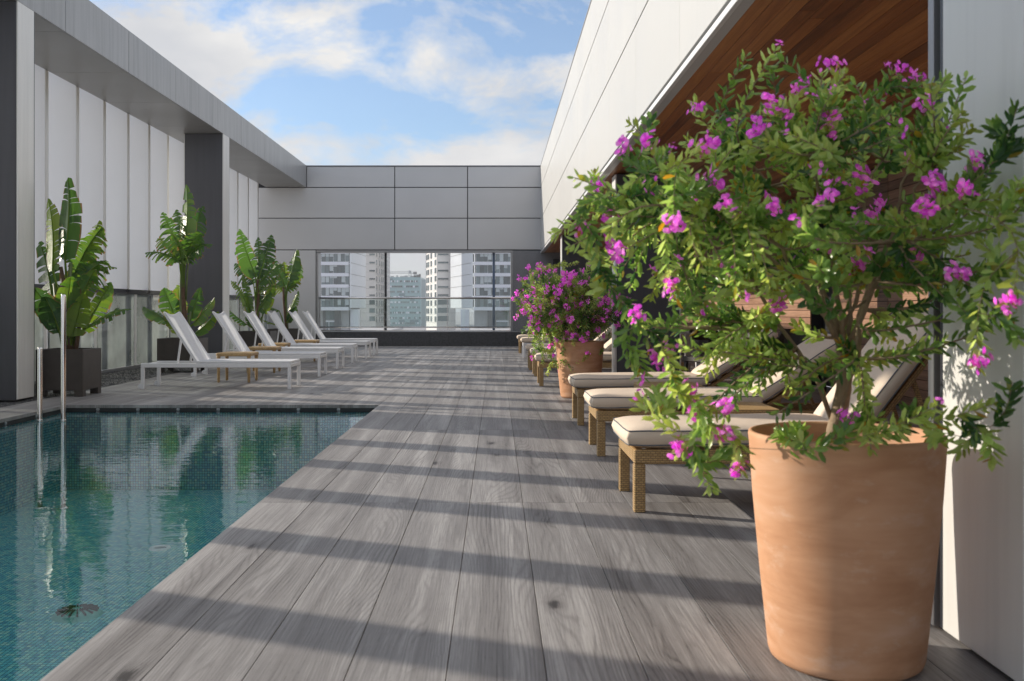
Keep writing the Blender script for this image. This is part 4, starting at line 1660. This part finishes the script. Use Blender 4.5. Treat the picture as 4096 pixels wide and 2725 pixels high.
# ------------------------------------------------------------------ terracotta pots and flowering shrubs
def pot(lab, loc, k=1.0):
    t_ = thing('terracotta_pot', lab, 'flower pot', loc, group='tall terracotta pots')
    prof = [(0.205, 0.0), (0.222, 0.012), (0.228, 0.03), (0.252, 0.25), (0.274, 0.48), (0.284, 0.625), (0.287, 0.652), (0.285, 0.662), (0.276, 0.664),
            (0.267, 0.655), (0.262, 0.62), (0.252, 0.50)]
    prof = [(r * k, z * (1 + (k - 1) * -0.3)) for r, z in prof]
    MB().lathe(prof, 72).build('vessel', M['terracotta'], t_, smooth=True)
    k_ = k
    s = MB()
    n, rr = 30, 6
    s.v.append((0, 0, 0.545))
    for i in range(1, rr + 1):
        for k in range(n):
            an = 2 * math.pi * k / n
            r = 0.255 * k_ * i / rr
            s.v.append((r * math.cos(an), r * math.sin(an), 0.54 + 0.014 * mnoise.noise(Vector((r * math.cos(an) * 20, r * math.sin(an) * 20, 1)))))
    for k in range(n):
        s.f.append((0, 1 + k, 1 + (k + 1) % n))
        s.mi.append(0)
    for i in range(rr - 1):
        for k in range(n):
            s.f.append((1 + i * n + k, 1 + (i + 1) * n + k, 1 + (i + 1) * n + (k + 1) % n, 1 + i * n + (k + 1) % n))
            s.mi.append(0)
    s.build('soil', M['soil'], t_)
    return t_


def leaves_mesh(P, Dn, S, Ln, Wn, tone):
    n = len(P)
    N = np.cross(Dn, S)
    tmpl = [(0, 0, 0), (.36, 0, -.04), (.72, 0, -.05), (1, 0, .02), (.36, -.85, .10), (.74, -.95, .06), (.36, .85, .10), (.74, .95, .06)]
    V = np.zeros((n, 8, 3), dtype=np.float32)
    for i, (a, b_, c) in enumerate(tmpl):
        V[:, i] = P + Dn * (Ln * a)[:, None] + S * (Wn * b_)[:, None] + N * (Ln * c)[:, None]
    tris = np.array([(0, 4, 1), (1, 4, 5), (1, 5, 2), (2, 5, 3), (0, 1, 6), (1, 7, 6), (1, 2, 7), (2, 3, 7)])
    Fc = (tris[None] + (np.arange(n) * 8)[:, None, None]).reshape(-1, 3)
    me = bpy.data.meshes.new('foliage')
    V = V.reshape(-1, 3)
    me.vertices.add(len(V))
    me.vertices.foreach_set('co', V.ravel())
    me.loops.add(len(Fc) * 3)
    me.loops.foreach_set('vertex_index', Fc.ravel().astype(np.int32))
    me.polygons.add(len(Fc))
    me.polygons.foreach_set('loop_start', np.arange(0, len(Fc) * 3, 3, dtype=np.int32))
    me.polygons.foreach_set('use_smooth', np.ones(len(Fc), dtype=bool))
    me.update(calc_edges=True)
    a = me.attributes.new('tone', 'FLOAT', 'POINT')
    a.data.foreach_set('value', np.repeat(tone, 8).astype(np.float32))
    me.materials.append(M['leaf'])
    return me


def flower_mesh(seed, n_fl, size):
    rnd = random.Random(seed)
    b = MB()
    b.tone = []
    for i in range(n_fl):
        ctr = Vector((max(-.8, min(.8, rnd.gauss(0, .42))), max(-.8, min(.8, rnd.gauss(0, .42))), max(-.7, min(.7, rnd.gauss(0, .38))))) * size
        ax = Vector((rnd.gauss(0, 1), rnd.gauss(0, 1), rnd.gauss(.3, 1))).normalized()
        sd_ = ax.cross(Vector((rnd.random(), rnd.random(), 1))).normalized()
        up_ = ax.cross(sd_)
        for w in (-1, 1, 0):
            tn = rnd.uniform(0.0, 0.7) if w else rnd.uniform(.7, 1.0)
            n0 = len(b.v)
            rl_ = size * (0.46 if w else 0.28) * rnd.uniform(.85, 1.15)
            o_ = sd_ * (w * 0.9)
            dr = (ax + o_ * 0.75).normalized()
            wdv = dr.cross(up_).normalized() if w else sd_
            ring_ = [(0, 0), (.35, .36), (.75, .46), (1.0, .22), (1.02, -.2), (.75, -.46), (.35, -.36)]
            nn = dr.cross(wdv)
            for (a, c) in ring_:
                b.v.append(tuple(ctr + dr * rl_ * a + wdv * rl_ * c + nn * rl_ * (0.22 * (a - .5) ** 2 + .3 * c * c)))
                b.tone.append(tn)
            b.v.append(tuple(ctr + dr * rl_ * .6 - nn * rl_ * .08))
            b.tone.append(min(1, tn + .12))
            for k in range(7):
                b.f.append((n0 + k, n0 + (k + 1) % 7, n0 + 7))
                b.mi.append(0)
    return b.mesh('flower', M['petal'], True)


FL = [flower_mesh(100 + i, 14 + i % 4, 0.034) for i in range(6)]
FLS = [flower_mesh(200 + i, 4, 0.024) for i in range(4)]


def shrub(lab, loc, crown_c, crown_r, tips_extra, n_tips, leaves_per, llen, seed, flower_at, keep, trunk_h=0.42, lean=(0, 0)):
    """loc: stem foot. crown_c, crown_r: ellipsoid of the crown (place coordinates)."""
    rnd = random.Random(seed)
    rg = np.random.RandomState(seed)
    t_ = thing('flowering_shrub', lab, 'shrub', loc, group='pink flowering shrubs')
    L0 = Vector(loc)
    cc, cr_ = Vector(crown_c), Vector(crown_r)
    fork = L0 + Vector((lean[0], lean[1], trunk_h))
    br = MB()
    tpts = [L0, L0 + Vector((lean[0] * .2, 0, trunk_h * .35)), L0 + Vector((lean[0] * .75 + .01, lean[1] * .6, trunk_h * .7)), fork]
    tr_ = MB().tube([tuple(p_ - L0) for p_ in tpts], [.034, .026, .022, .020], 10)
    tr_.build('trunk', M['bark'], t_, smooth=True)
    # main limbs
    nodes = []
    limbs = 12
    for i in range(limbs):
        an = 2 * math.pi * (i + rnd.random() * .6) / limbs * 1.0
        el = rnd.uniform(-.25, 1.0)
        tgt = cc + Vector((cr_.x * .62 * math.cos(an) * math.cos(el), cr_.y * .62 * math.sin(an) * math.cos(el), cr_.z * .62 * math.sin(el)))
        if not keep(tgt):
            tgt = cc.lerp(tgt, 0.5)
        low = i % 5 == 0
        st = tpts[2] if low else fork
        if i % 4 == 1:
            st = tpts[1]
        pts = []
        for k in range(9):
            u = k / 8
            p_ = st.lerp(tgt, u) + Vector((0, 0, .10 * math.sin(u * math.pi) * (1 if el > 0 else 1.3)))
            p_ += Vector((rnd.gauss(0, 1), rnd.gauss(0, 1), rnd.gauss(0, 1))) * .011 * (k > 0)
            pts.append(p_)
        br.tube([tuple(p_ - L0) for p_ in pts], [.0085 - .0055 * k / 8 for k in range(9)], 6)
        for k in range(2, 9):
            nodes.append((pts[k], .0065 - .003 * k / 8))
    # twigs to tips
    tips = []
    while len(tips) < n_tips:
        v = Vector((rnd.gauss(0, 1), rnd.gauss(0, 1), rnd.gauss(0, 1))).normalized()
        rr = rnd.random() ** 0.38
        lump = 1.0 + 0.42 * mnoise.noise(v * 2.3 + Vector((seed, 0, 0)))
        p_ = cc + Vector((cr_.x * v.x, cr_.y * v.y, cr_.z * v.z)) * rr * lump
        if keep(p_):
            tips.append((p_, 0))
    for e in tips_extra:
        tips.append((Vector(e), 1))
    P, Dn, S, Ln, Wn, T = [], [], [], [], [], []
    ends = []
    for (tp_, kind) in tips:
        best = min(nodes, key=lambda q: (q[0] - tp_).length + (0.10 if q[0].z > tp_.z else 0))
        st, r0 = best
        d0 = (tp_ - st)
        if d0.length < .05:
            continue
        bend = Vector((rnd.gauss(0, .12), rnd.gauss(0, .12), -.08 if tp_.z > st.z else .14)) * d0.length
        pts = []
        nk = 6
        for k in range(nk + 1):
            u = k / nk
            pts.append(st.lerp(tp_, u) + bend * (math.sin(math.pi * u)))
        br.tube([tuple(p_ - L0) for p_ in pts], [r0 * .8 * (1 - .75 * k / nk) + .0008 for k in range(nk + 1)], 4)
        if kind == 1:
            for k in (2, 4):
                nodes.append((pts[k], r0 * .5))
        ends.append((tp_, (pts[-1] - pts[-2]).normalized()))
        ll = min(d0.length * .85, 0.26)
        nl = int(leaves_per * (0.6 + ll * 2.0))
        tw_tone = rnd.uniform(.0, .9)
        phase = rnd.random() * 6.28
        depth = ((tp_ - cc).x / cr_.x) ** 2 + ((tp_ - cc).y / cr_.y) ** 2 + ((tp_ - cc).z / cr_.z) ** 2
        for q in range(nl):
            u = 1 - (q / nl) ** 1.15 * (ll / d0.length)
            u = min(.999, max(.02, u))
            kf = u * nk
            k = min(nk - 1, int(kf))
            c0 = pts[k].lerp(pts[k + 1], kf - k)
            ax = (pts[k + 1] - pts[k]).normalized()
            sd0 = ax.cross(Vector((0, 0, 1)) if abs(ax.z) < .95 else Vector((1, 0, 0))).normalized()
            up0 = ax.cross(sd0)
            an = phase + q * 2.4
            out = sd0 * math.cos(an) + up0 * math.sin(an)
            opening = rad(rnd.uniform(28, 72))
            dr = (ax * math.cos(opening) + out * math.sin(opening)).normalized()
            sdv = dr.cross(ax).normalized()
            sdv = (sdv + dr.cross(sdv) * rnd.gauss(0, .35)).normalized()
            sc_ = .55 + .45 * min(1, (q + 2) / 7)
            P.append(tuple(c0 - L0))
            Dn.append(tuple(dr))
            S.append(tuple(sdv))
            Ln.append(llen * sc_ * rnd.uniform(.75, 1.15))
            Wn.append(llen * sc_ * rnd.uniform(.15, .21))
            old = .93 + .07 * rnd.random() if (rnd.random() < (.10 if depth < .4 else .02)) else 0
            T.append(old or min(.9, max(0, tw_tone + rnd.gauss(0, .12) + (.16 if q < 6 else 0))))
    me = leaves_mesh(np.array(P), np.array(Dn), np.array(S), np.array(Ln), np.array(Wn), np.array(T))
    fo = link('foliage', me, t_)
    fo['kind'] = 'stuff'
    br.build('branches', M['bark'], t_, smooth=True)
    flist = flower_at(ends, rnd)
    for (fp, big) in flist:
        me = rnd.choice(FL if big else FLS)
        o = link('flower', me, t_, Vector(fp) - L0, (rnd.random() * 6, rnd.random() * 6, rnd.random() * 6))
        s_ = rnd.uniform(.72, 1.05) * (1.25 if L0.y > 8 else 1.0)
        o.scale = (s_, s_, s_)
    return t_


pot('large terracotta pot in the foreground holding the biggest pink-flowered shrub', (1.03, 2.88, 0), 0.967)
pot('smaller-looking terracotta pot standing beyond the third cushioned lounger', (0.985, 11.5, 0))

S_ = 4096 / 2357.0


def dpt(dx, dy, D):
    return at(dx * S_, dy * S_, D)


rndf = random.Random(5)
big_fl = [(1925, 150, 2.9), (1775, 235, 2.8), (1835, 205, 2.85), (1912, 292, 2.6), (1745, 298, 2.7), (1602, 250, 2.9), (2060, 160, 2.85), (2108, 180, 2.8),
          (2132, 238, 2.7), (1495, 330, 2.7), (1625, 335, 2.6), (1440, 345, 2.9), (1378, 430, 3.0), (1412, 495, 2.8), (1335, 530, 2.9), (1552, 518, 2.5),
          (1636, 415, 2.6), (1545, 655, 2.5), (1420, 692, 2.8), (1465, 726, 2.65), (2148, 430, 2.55), (2220, 440, 2.4), (2132, 486, 2.5), (2325, 697, 2.2),
          (2252, 837, 2.3), (1520, 825, 2.75), (1547, 808, 2.7), (1585, 895, 2.6), (1600, 950, 2.55), (1665, 940, 2.5), (1662, 1005, 2.5), (1702, 1077, 2.5),
          (1562, 1032, 2.6), (1950, 962, 2.6), (1900, 560, 2.9), (2240, 380, 2.45)]
small_fl = [(1470, 910, 2.7), (1775, 480, 2.6), (1700, 488, 2.6), (1970, 500, 2.5), (2090, 360, 2.6), (2170, 292, 2.6), (1540, 345, 2.8), (2160, 925, 2.4), (1985, 240, 2.8),
            (1500, 430, 2.7), (1960, 610, 2.9)]
tips_x = [dpt(a, b_ + 8, c - 0.12) for (a, b_, c) in big_fl + small_fl]
# a few outlying shoots of the outline, and hanging ones low on both sides
for (a, b_, c) in [(1350, 560, 2.9), (1345, 470, 2.9), (1385, 640, 2.8), (1370, 400, 3.0), (1500, 270, 2.9), (2175, 195, 2.75), (2340, 250, 2.3), (2345, 330, 2.3), (2290, 290, 2.35),
                   (2345, 420, 2.25), (2350, 560, 2.2), (2300, 620, 2.25), (2340, 780, 2.2), (2290, 930, 2.25), (2240, 1000, 2.3), (2280, 1060, 2.25), (2200, 1040, 2.35),
                   (2150, 1010, 2.4), (1640, 1130, 2.5), (1625, 1090, 2.5), (1680, 1040, 2.5), (1600, 1060, 2.55), (1455, 840, 2.8), (1480, 870, 2.75), (1540, 930, 2.6), (1510, 900, 2.65),
                   (1830, 985, 2.7), (1790, 1000, 2.7), (2020, 960, 2.6), (2080, 990, 2.5), (2110, 940, 2.5), (1990, 935, 2.65), (1425, 780, 2.8), (1640, 620, 2.5), (1720, 660, 2.6),
                   (2230, 720, 2.35), (2200, 640, 2.4), (2260, 560, 2.35), (2310, 500, 2.3), (2180, 560, 2.5), (2330, 880, 2.2), (1930, 200, 2.9), (1890, 240, 2.85), (1960, 260, 2.85)]:
    tips_x.append(dpt(a, b_, c))


def keep_big(p_):
    if p_.x > 1.37:
        return False
    if p_.z < 0.70 and (p_ - Vector((1.03, 2.88, p_.z))).length < .33:
        return False
    # airier round the bare limbs above the pot
    px = VX + p_.x * F / p_.y
    if p_.z < 1.12 and abs(p_.x - 1.10) < .30:
        return rndf.random() < .16
    return True


def fl_big(ends, rnd):
    out = [(dpt(a, b_ - 4, c - 0.13), True) for (a, b_, c) in big_fl] + [(dpt(a, b_ - 4, c - 0.13), False) for (a, b_, c) in small_fl]
    e2 = [p_ + d * .012 + Vector((-.01, -.03, .006)) for (p_, d) in ends if p_.x < 1.15 and p_.y < 2.9 and p_.z > .8]
    rnd.shuffle(e2)
    return out + [(p_, i % 3 == 0) for i, p_ in enumerate(e2[:60])]


shrub('largest pink-flowered shrub filling the right foreground, growing in the near pot', (1.005, 2.90, 0.545), (0.93, 2.84, 1.21), (0.70, 0.60, 0.56),
      tips_x, 310, 34, 0.042, 17, fl_big, keep_big, trunk_h=0.36, lean=(0.02, -0.02))


def fl_mid(ends, rnd):
    out = []
    for (p_, d) in ends:
        if rnd.random() < (.85 if p_.z > .9 else .55) and p_.y < 11.6:
            out.append((p_ + d * .02 + Vector((-.012, -.035, .008)), rnd.random() < .75))
    rnd.shuffle(out)
    return out[:250]


mid_x = []
for (px, py) in [(2085, 1120), (2075, 1170), (2100, 1250), (2090, 1330), (2130, 1430), (2170, 1455), (2215, 1420), (2240, 1480), (2300, 1490), (2350, 1420), (2120, 1080), (2160, 1060), (2200, 1060),
                 (2260, 1050), (2310, 1050), (2360, 1065), (2400, 1100), (2070, 1265), (2150, 1390), (2190, 1500), (2060, 1200), (2430, 1300), (2440, 1350), (2410, 1400), (2360, 1440)]:
    mid_x.append(at(px, py, rndf.uniform(11.0, 11.5)))
shrub('compact pink-flowered shrub in the farther pot, thick with blossom', (0.975, 11.5, 0.545), (0.86, 11.45, 1.02), (0.58, 0.52, 0.56),
      mid_x, 560, 34, 0.046, 31, fl_mid, lambda p_: (p_.x < 1.36 or p_.y < 11.5) and not (p_.z < .68 and (p_ - Vector((.985, 11.5, p_.z))).length < .31), trunk_h=0.26)


# ------------------------------------------------------------------ the city beyond
def face(A, B):
    "frame of a facade between two plan points, seen from the terrace"
    A, B = Vector((A[0], A[1], 0)), Vector((B[0], B[1], 0))
    u = (B - A)
    L = u.length
    u.normalize()
    n = Vector((u.y, -u.x, 0))
    return A, u, n, L


_bm = {}


def fbox(parent, name, fr, u0, u1, z0, z1, d0, d1, mat, share=True):
    A, u, n, L = fr
    w, h, dd = round(u1 - u0, 3), round(z1 - z0, 3), round(d1 - d0, 3)
    key = (name, w, h, dd, mat)
    if key not in _bm:
        _bm[key] = MB().box(0, w, -dd, 0, 0, h).mesh(name, M[mat])
    p_ = A + u * u0 + n * d0
    o = link(name, _bm[key], parent, (p_.x, p_.y, z0), (0, 0, math.atan2(u.y, u.x)))
    return o


def pp(px, D):
    return ((px - VX) * D / F, D)


def office(lab, pts_front, side, mirror):
    """pts_front: plan of glazed front left to right; side: (near, far) plan of the ribbed side wall."""
    t_ = thing('office_building', lab, 'building', (0, 0, 0), group='office blocks with white bands')
    A, B = pts_front
    fr = face(A, B)
    L = fr[3]
    depth = 26
    zb, ztop = -9.0, 40.0
    s0, s1 = side
    poly = [A, B, (B[0], B[1] + depth), (A[0], A[1] + depth)]
    inset = MB().prism([(A[0] + .3, A[1] + .5), (B[0] - .3, B[1] + .5), (B[0] - .3, B[1] + depth), (A[0] + .3, A[1] + depth)], 0.9, ztop)
    inset.build('core', M['dark_cladding'], t_)
    MB().prism([(A[0], A[1] + 3), (B[0], B[1] + 3), (B[0], B[1] + depth), (A[0], A[1] + depth)], zb, 0.9).build('podium', M['grey_concrete'], t_)
    rnd = random.Random(len(lab))
    z = 15.85 - 3.49 * 4
    k = 0
    pw = 1.22
    npan = int(L / pw)
    while z < ztop:
        fbox(t_, 'spandrel', fr, 0, L, z - 1.02, z, -0.3, 0.25, 'spandrel')
        for i in range(npan + 1):
            u0 = i * pw if not mirror else L - (i + 1) * pw
            if u0 < -0.1 or u0 + pw > L + .1:
                continue
            w = fbox(t_, 'window', fr, u0 + .04, u0 + pw - .04, z, z + 2.47, -0.35, -0.25, 'city_glass')
            if rnd.random() < .55 and z < 20:
                h = rnd.choice((.5, .9, 1.3, 1.8, 2.3))
                fbox(t_, 'blind', fr, u0 + .08, u0 + pw - .08, z + 2.45 - h, z + 2.45, -0.249, -0.20, 'blind')
            fbox(t_, 'window_frame', fr, u0 - .03, u0 + .03, z, z + 2.47, -0.25, -0.10, 'dark_metal' if i % 3 else 'white_sheet')
        z += 3.49
        k += 1
    # ribbed metal side
    frs = face(s0, s1)
    if (s1[0] < s0[0]):
        frs = face(s1, s0)
    Ls = frs[3]
    z = 15.85 - 3.49 * 4 - 0.3
    while z < ztop:
        b = MB()
        nr = int(Ls / .62)
        for i in range(nr):
            b.box(i * .62, i * .62 + .36, -0.16, 0.0, 0.06, 3.43)
        b.box(0, Ls, 0.0, 0.3, 0.0, 3.49)
        b.box(0, Ls, -0.10, 0.0, 0.0, 0.05)
        o = b.build('ribbed_panel', M['white_sheet'], t_)
        o.location = (frs[0].x, frs[0].y, z)
        o.rotation_euler = (0, 0, math.atan2(frs[1].y, frs[1].x))
        q = MB().box(0, Ls, -0.2, -0.165, -0.05, 0.05)
        q.build('seam', M['dark_cladding'], t_, loc=(frs[0].x, frs[0].y, z)).rotation_euler = (0, 0, math.atan2(frs[1].y, frs[1].x))
        z += 3.49
    return t_


# left block: front from beyond the jamb to the glazed corner
oA, oB = pp(1190, 300), pp(1395, 300)
cA, cB = pp(1402.5, 300), pp(1462, 328)
ol = office('office block with blinds and white bands, left in the opening', (oA, oB), (cA, cB), False)
fr = face(oB, cA)
for k in range(11):
    fbox(ol, 'corner_glass', fr, .02, fr[3] - .02, 15.85 - 3.49 * 4 + 3.49 * k, 15.85 - 3.49 * 4 + 3.49 * k + 2.4, -1.2, -1.0, 'city_glass')
    fbox(ol, 'corner_slab', fr, 0, fr[3], 15.85 - 3.49 * 4 + 3.49 * k - .7, 15.85 - 3.49 * 4 + 3.49 * k - .5, -1.2, -.4, 'spandrel')
fr = face(oA, oB)
x_of = lambda px: (px - 1190) * 300 / F
fbox(ol, 'dark_panel', fr, x_of(1286), x_of(1296), -8, 0.9, -2.99, -2.6, 'dark_cladding')
fbox(ol, 'window', fr, x_of(1297), x_of(1330), -2.0, 0.7, -2.99, -2.7, 'city_glass')
fbox(ol, 'door_frame', fr, x_of(1297), x_of(1333), -2.7, -2.3, -2.99, -2.4, 'spandrel')
fbox(ol, 'window', fr, x_of(1299), x_of(1331), -6.5, -2.8, -2.99, -2.75, 'city_glass')
fbox(ol, 'door_frame', fr, x_of(1309), x_of(1311), -6.5, -2.75, -2.74, -2.5, 'spandrel')
fbox(ol, 'dark_panel', fr, x_of(1332), x_of(1357), -8, 0.9, -2.99, -2.5, 'dark_cladding')
fr2 = face(pp(1397, 303), pp(1435, 303))
fbox(ol, 'wall_fin', fr2, 0, 2.9, -9, 1.2, -3, 0, 'spandrel')
fbox(ol, 'wall_fin', fr2, 1.2, 2.9, -9, 1.2, 0.01, 0.3, 'white_sheet')
oA, oB = pp(1896, 300), pp(2110, 300)
cA, cB = pp(1887.5, 300), pp(1804, 331)
orr = office('office block with blinds and white bands, right in the opening', (oA, oB), (cA, cB), True)
fr = face(cA, oA)
for k in range(11):
    fbox(orr, 'corner_glass', fr, .02, fr[3] - .02, 15.85 - 3.49 * 4 + 3.49 * k, 15.85 - 3.49 * 4 + 3.49 * k + 2.4, -1.2, -1.0, 'city_glass')
    fbox(orr, 'corner_slab', fr, 0, fr[3], 15.85 - 3.49 * 4 + 3.49 * k - .7, 15.85 - 3.49 * 4 + 3.49 * k - .5, -1.2, -.4, 'spandrel')
fr = face(oA, oB)
x_of = lambda px: (px - 1896) * 300 / F
fbox(orr, 'dark_panel', fr, x_of(1950), x_of(1982), -8, 0.9, -2.99, -2.5, 'dark_cladding')
fbox(orr, 'window', fr, x_of(1984), x_of(2030), -2.0, 0.7, -2.99, -2.7, 'city_glass')
fbox(orr, 'window', fr, x_of(1986), x_of(2030), -6.5, -2.8, -2.99, -2.75, 'city_glass')
fbox(orr, 'door_frame', fr, x_of(1984), x_of(2034), -2.7, -2.3, -2.99, -2.4, 'spandrel')
fr2 = face(pp(1843, 303), pp(1877, 303))
fbox(orr, 'wall_fin', fr2, 0, 2.6, -9, 1.2, -3, 0, 'spandrel')
fbox(orr, 'wall_fin', fr2, 0.4, 1.4, -9, 1.2, 0.01, 0.3, 'white_sheet')


def beige(lab, plan, slit_i, slit_px, nar_i, third_i, flip, D0=370):
    t_ = thing('apartment_tower', lab, 'building', (0, 0, 0), group='beige towers with slit windows')
    back = [(plan[-1][0] * (plan[-1][1] + 22) / plan[-1][1] - (3 if not flip else 0), plan[-1][1] + 22), (plan[0][0] * (plan[0][1] + 40) / plan[0][1] + (0 if not flip else 3), plan[0][1] + 40)]
    MB().prism(list(plan) + back, -9, 46).build('wall', M['render_beige'], t_)
    fh = 32.6 * D0 / F
    z0 = H - (1021.5 - VY) * D0 / F       # underside of the uppermost slit seen
    for k in range(-8, 9):
        z = z0 + k * fh
        big = z < H + (VY - 1205) * D0 / F
        fr = face(plan[slit_i], plan[slit_i + 1])
        a, b_ = slit_px
        u0, u1 = (a * fr[3], b_ * fr[3])
        zz0, zz1 = (z, z + .60) if not big else (z - .2, z + 1.55)
        if z > 14.5 + 6:
            pass
        w = fbox(t_, 'window', fr, u0, u1, zz0, zz1, .02, .06, 'city_glass')
        fbox(t_, 'sill', fr, u0 - .15, u1 + .15, zz0 - .14, zz0, .02, .30, 'render_beige')
        fbox(t_, 'lintel', fr, u0 - .15, u1 + .15, zz1, zz1 + .12, .02, .30, 'render_beige')
        fbox(t_, 'joint_line', fr, 0.02, fr[3] - .02, z - .22, z - .16, .0, .015, 'dark_cladding')
        fr = face(plan[nar_i], plan[nar_i + 1])
        L = fr[3]
        for (q0, q1) in ((.03, .13), (.40, .50), (.66, .76), (.82, .92)):
            if flip:
                q0, q1 = 1 - q1, 1 - q0
            fbox(t_, 'window', fr, q0 * L, q1 * L, z - .55, z + 1.4, .02, .06, 'city_glass')
            fbox(t_, 'window_reveal', fr, q1 * L if not flip else q0 * L - .16, (q1 * L if not flip else q0 * L - .16) + .16, z - .55, z + 1.4, .02, .26, 'render_beige')
        fbox(t_, 'joint_line', fr, 0.02, L - .02, z - .9, z - .84, .0, .015, 'dark_cladding')
        if third_i is not None:
            fr = face(plan[third_i], plan[third_i + 1])
            L = fr[3]
            fbox(t_, 'window', fr, .35 * L, .72 * L, z - .4, z + .35, .02, .06, 'city_glass')
            fbox(t_, 'joint_line', fr, 0.02, L - .02, z - .9, z - .84, .0, .015, 'dark_cladding')
    return t_


beige('beige tower with slit windows, left of the distant teal tower', [pp(1436, 370), pp(1503, 370), pp(1536, 388), pp(1560, 412)], 0, (.62, .95), 1, 2, False)
beige('beige tower with slit windows, right of the distant teal tower', [pp(1703, 360), pp(1747, 334), pp(1822, 334)], 1, (.06, .62), 0, None, True, 334)
# teal glass tower
tt = thing('glass_tower', 'distant teal glass tower standing between the two beige towers', 'building', (0, 0, 0))
a_, b_, c_, d_ = pp(1545, 600), pp(1682, 600), pp(1684, 606), pp(1740, 640)
zt = H + (VY - 1109) * 600 / F
MB().prism([a_, b_, (b_[0], 640), (a_[0], 640)], -9, zt).build('wall', M['teal_panel'], tt)
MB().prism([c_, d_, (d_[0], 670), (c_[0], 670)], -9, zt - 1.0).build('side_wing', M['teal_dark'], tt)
fr = face(a_, b_)
rnd = random.Random(4)
for k in range(9):
    z = zt - 3.1 - k * 3.22
    b = MB()
    u = .3
    mi = []
    while u < fr[3] - .8:
        w = rnd.choice((.5, .5, .8, 1.2))
        if rnd.random() > .22:
            b.box(u, u + w, -.12, 0, 0, 1.1, 0 if rnd.random() < .7 else 1)
        u += w + .12
    o = b.build('window_band', [M['city_glass'], M['spandrel']], tt)
    o.location = (fr[0].x, fr[0].y, z)
    o['kind'] = 'stuff'
    fbox(tt, 'floor_line', fr, 0, fr[3], z - .5, z - .4, 0.02, .15, 'teal_dark')
    for kk in range(3):
        fbox(tt, 'glass_panel', fr, (.05 + .32 * kk) * fr[3], (.05 + .32 * kk + rnd.uniform(.1, .28)) * fr[3], z + 1.15, z + 2.6, 0.02, .10, 'teal_panel' if rnd.random() < .5 else 'teal_dark') if rnd.random() < .4 else None
b = MB()
for (px, w, h) in ((1562, 2, .8), (1585, 1, 1.2), (1600, 3, .7), (1618, 2, 1.1), (1640, 4, 1.0), (1655, 3, 1.5), (1668, 2, 1.8), (1676, 1, 2.2)):
    x, y = pp(px, 604)
    b.box(x, x + w, y, y + 2, zt, zt + h)
b.build('roof_plant', M['grey_concrete'], tt)['kind'] = 'stuff'
# crane
cx, cy = pp(1640, 655)
cz = H + (VY - 1093) * 655 / F
cr_t = thing('tower_crane', 'thin tower crane rising behind the teal glass tower', 'crane', (cx, cy, -9))
hz = cz + 9
q = MB()
for sx_ in (-.7, .7):
    for sy_ in (-.7, .7):
        q.bar((sx_, sy_, 0), (sx_, sy_, hz + 1.2), .25, .25)
for k in range(int(hz / 1.6)):
    s_ = 1 if k % 2 else -1
    q.bar((-.7 * s_, -.7, k * 1.6), (.7 * s_, -.7, k * 1.6 + 1.6), .14, .14)
q.build('mast', M['grey_concrete'], cr_t)
q = MB()
q.bar((-34, 0, hz), (4.2, 0, hz), .45, .45)
q.bar((-33, 0, hz + .9), (-1, 0, hz + 1.1), .25, .25)
for k in range(20):
    q.bar((-33 + k * 1.6, 0, hz), (-32.2 + k * 1.6, 0, hz + .9), .12, .12)
q.build('jib', M['grey_concrete'], cr_t)
MB().bbox(2.2, 4.6, -.7, .7, hz - .9, hz + .9, .1).build('counterweight', M['dark_cladding'], cr_t)
MB().bbox(-.9, .9, -.9, .9, hz - .4, hz + 1.7, .1).build('cab', M['grey_concrete'], cr_t)
# low podium roofs just visible under the rails
for (pa, pb_, lab, zt_) in ((1270, 1452, 'low pale flat-roofed building under the left office block', -2.05), (1850, 2060, 'low pale flat-roofed building under the right office block', -2.2)):
    x0, _ = pp(pa, 120)
    x1, _ = pp(pb_, 120)
    lb = thing('low_building', lab, 'building', ((x0 + x1) / 2, 125, -9))
    w = (x1 - x0) / 2
    MB().box(-w, w, -5, 45, 0, zt_ + 9 - .3).build('wall', M['render_beige'], lb)
    MB().box(-w - .2, w + .2, -5.2, 45.2, zt_ + 9 - .3, zt_ + 9).build('roof', M['grey_concrete'], lb)

# ------------------------------------------------------------------ haze over the city
t = NT('city_haze')
pv = t.new('ShaderNodeVolumePrincipled')
pv.inputs['Color'].default_value = (0.93, 0.95, 0.99, 1)
pv.inputs['Density'].default_value = 0.00048
pv.inputs['Anisotropy'].default_value = 0.2
t.l.new(pv.outputs[0], t.out.inputs['Volume'])
hz_o = MB().box(-700, 700, -40, 1100, -10.2, 48.0).build('haze', t.m)
tag(hz_o, kind='stuff')
hz_o['label'] = 'thin pale haze over the far city'
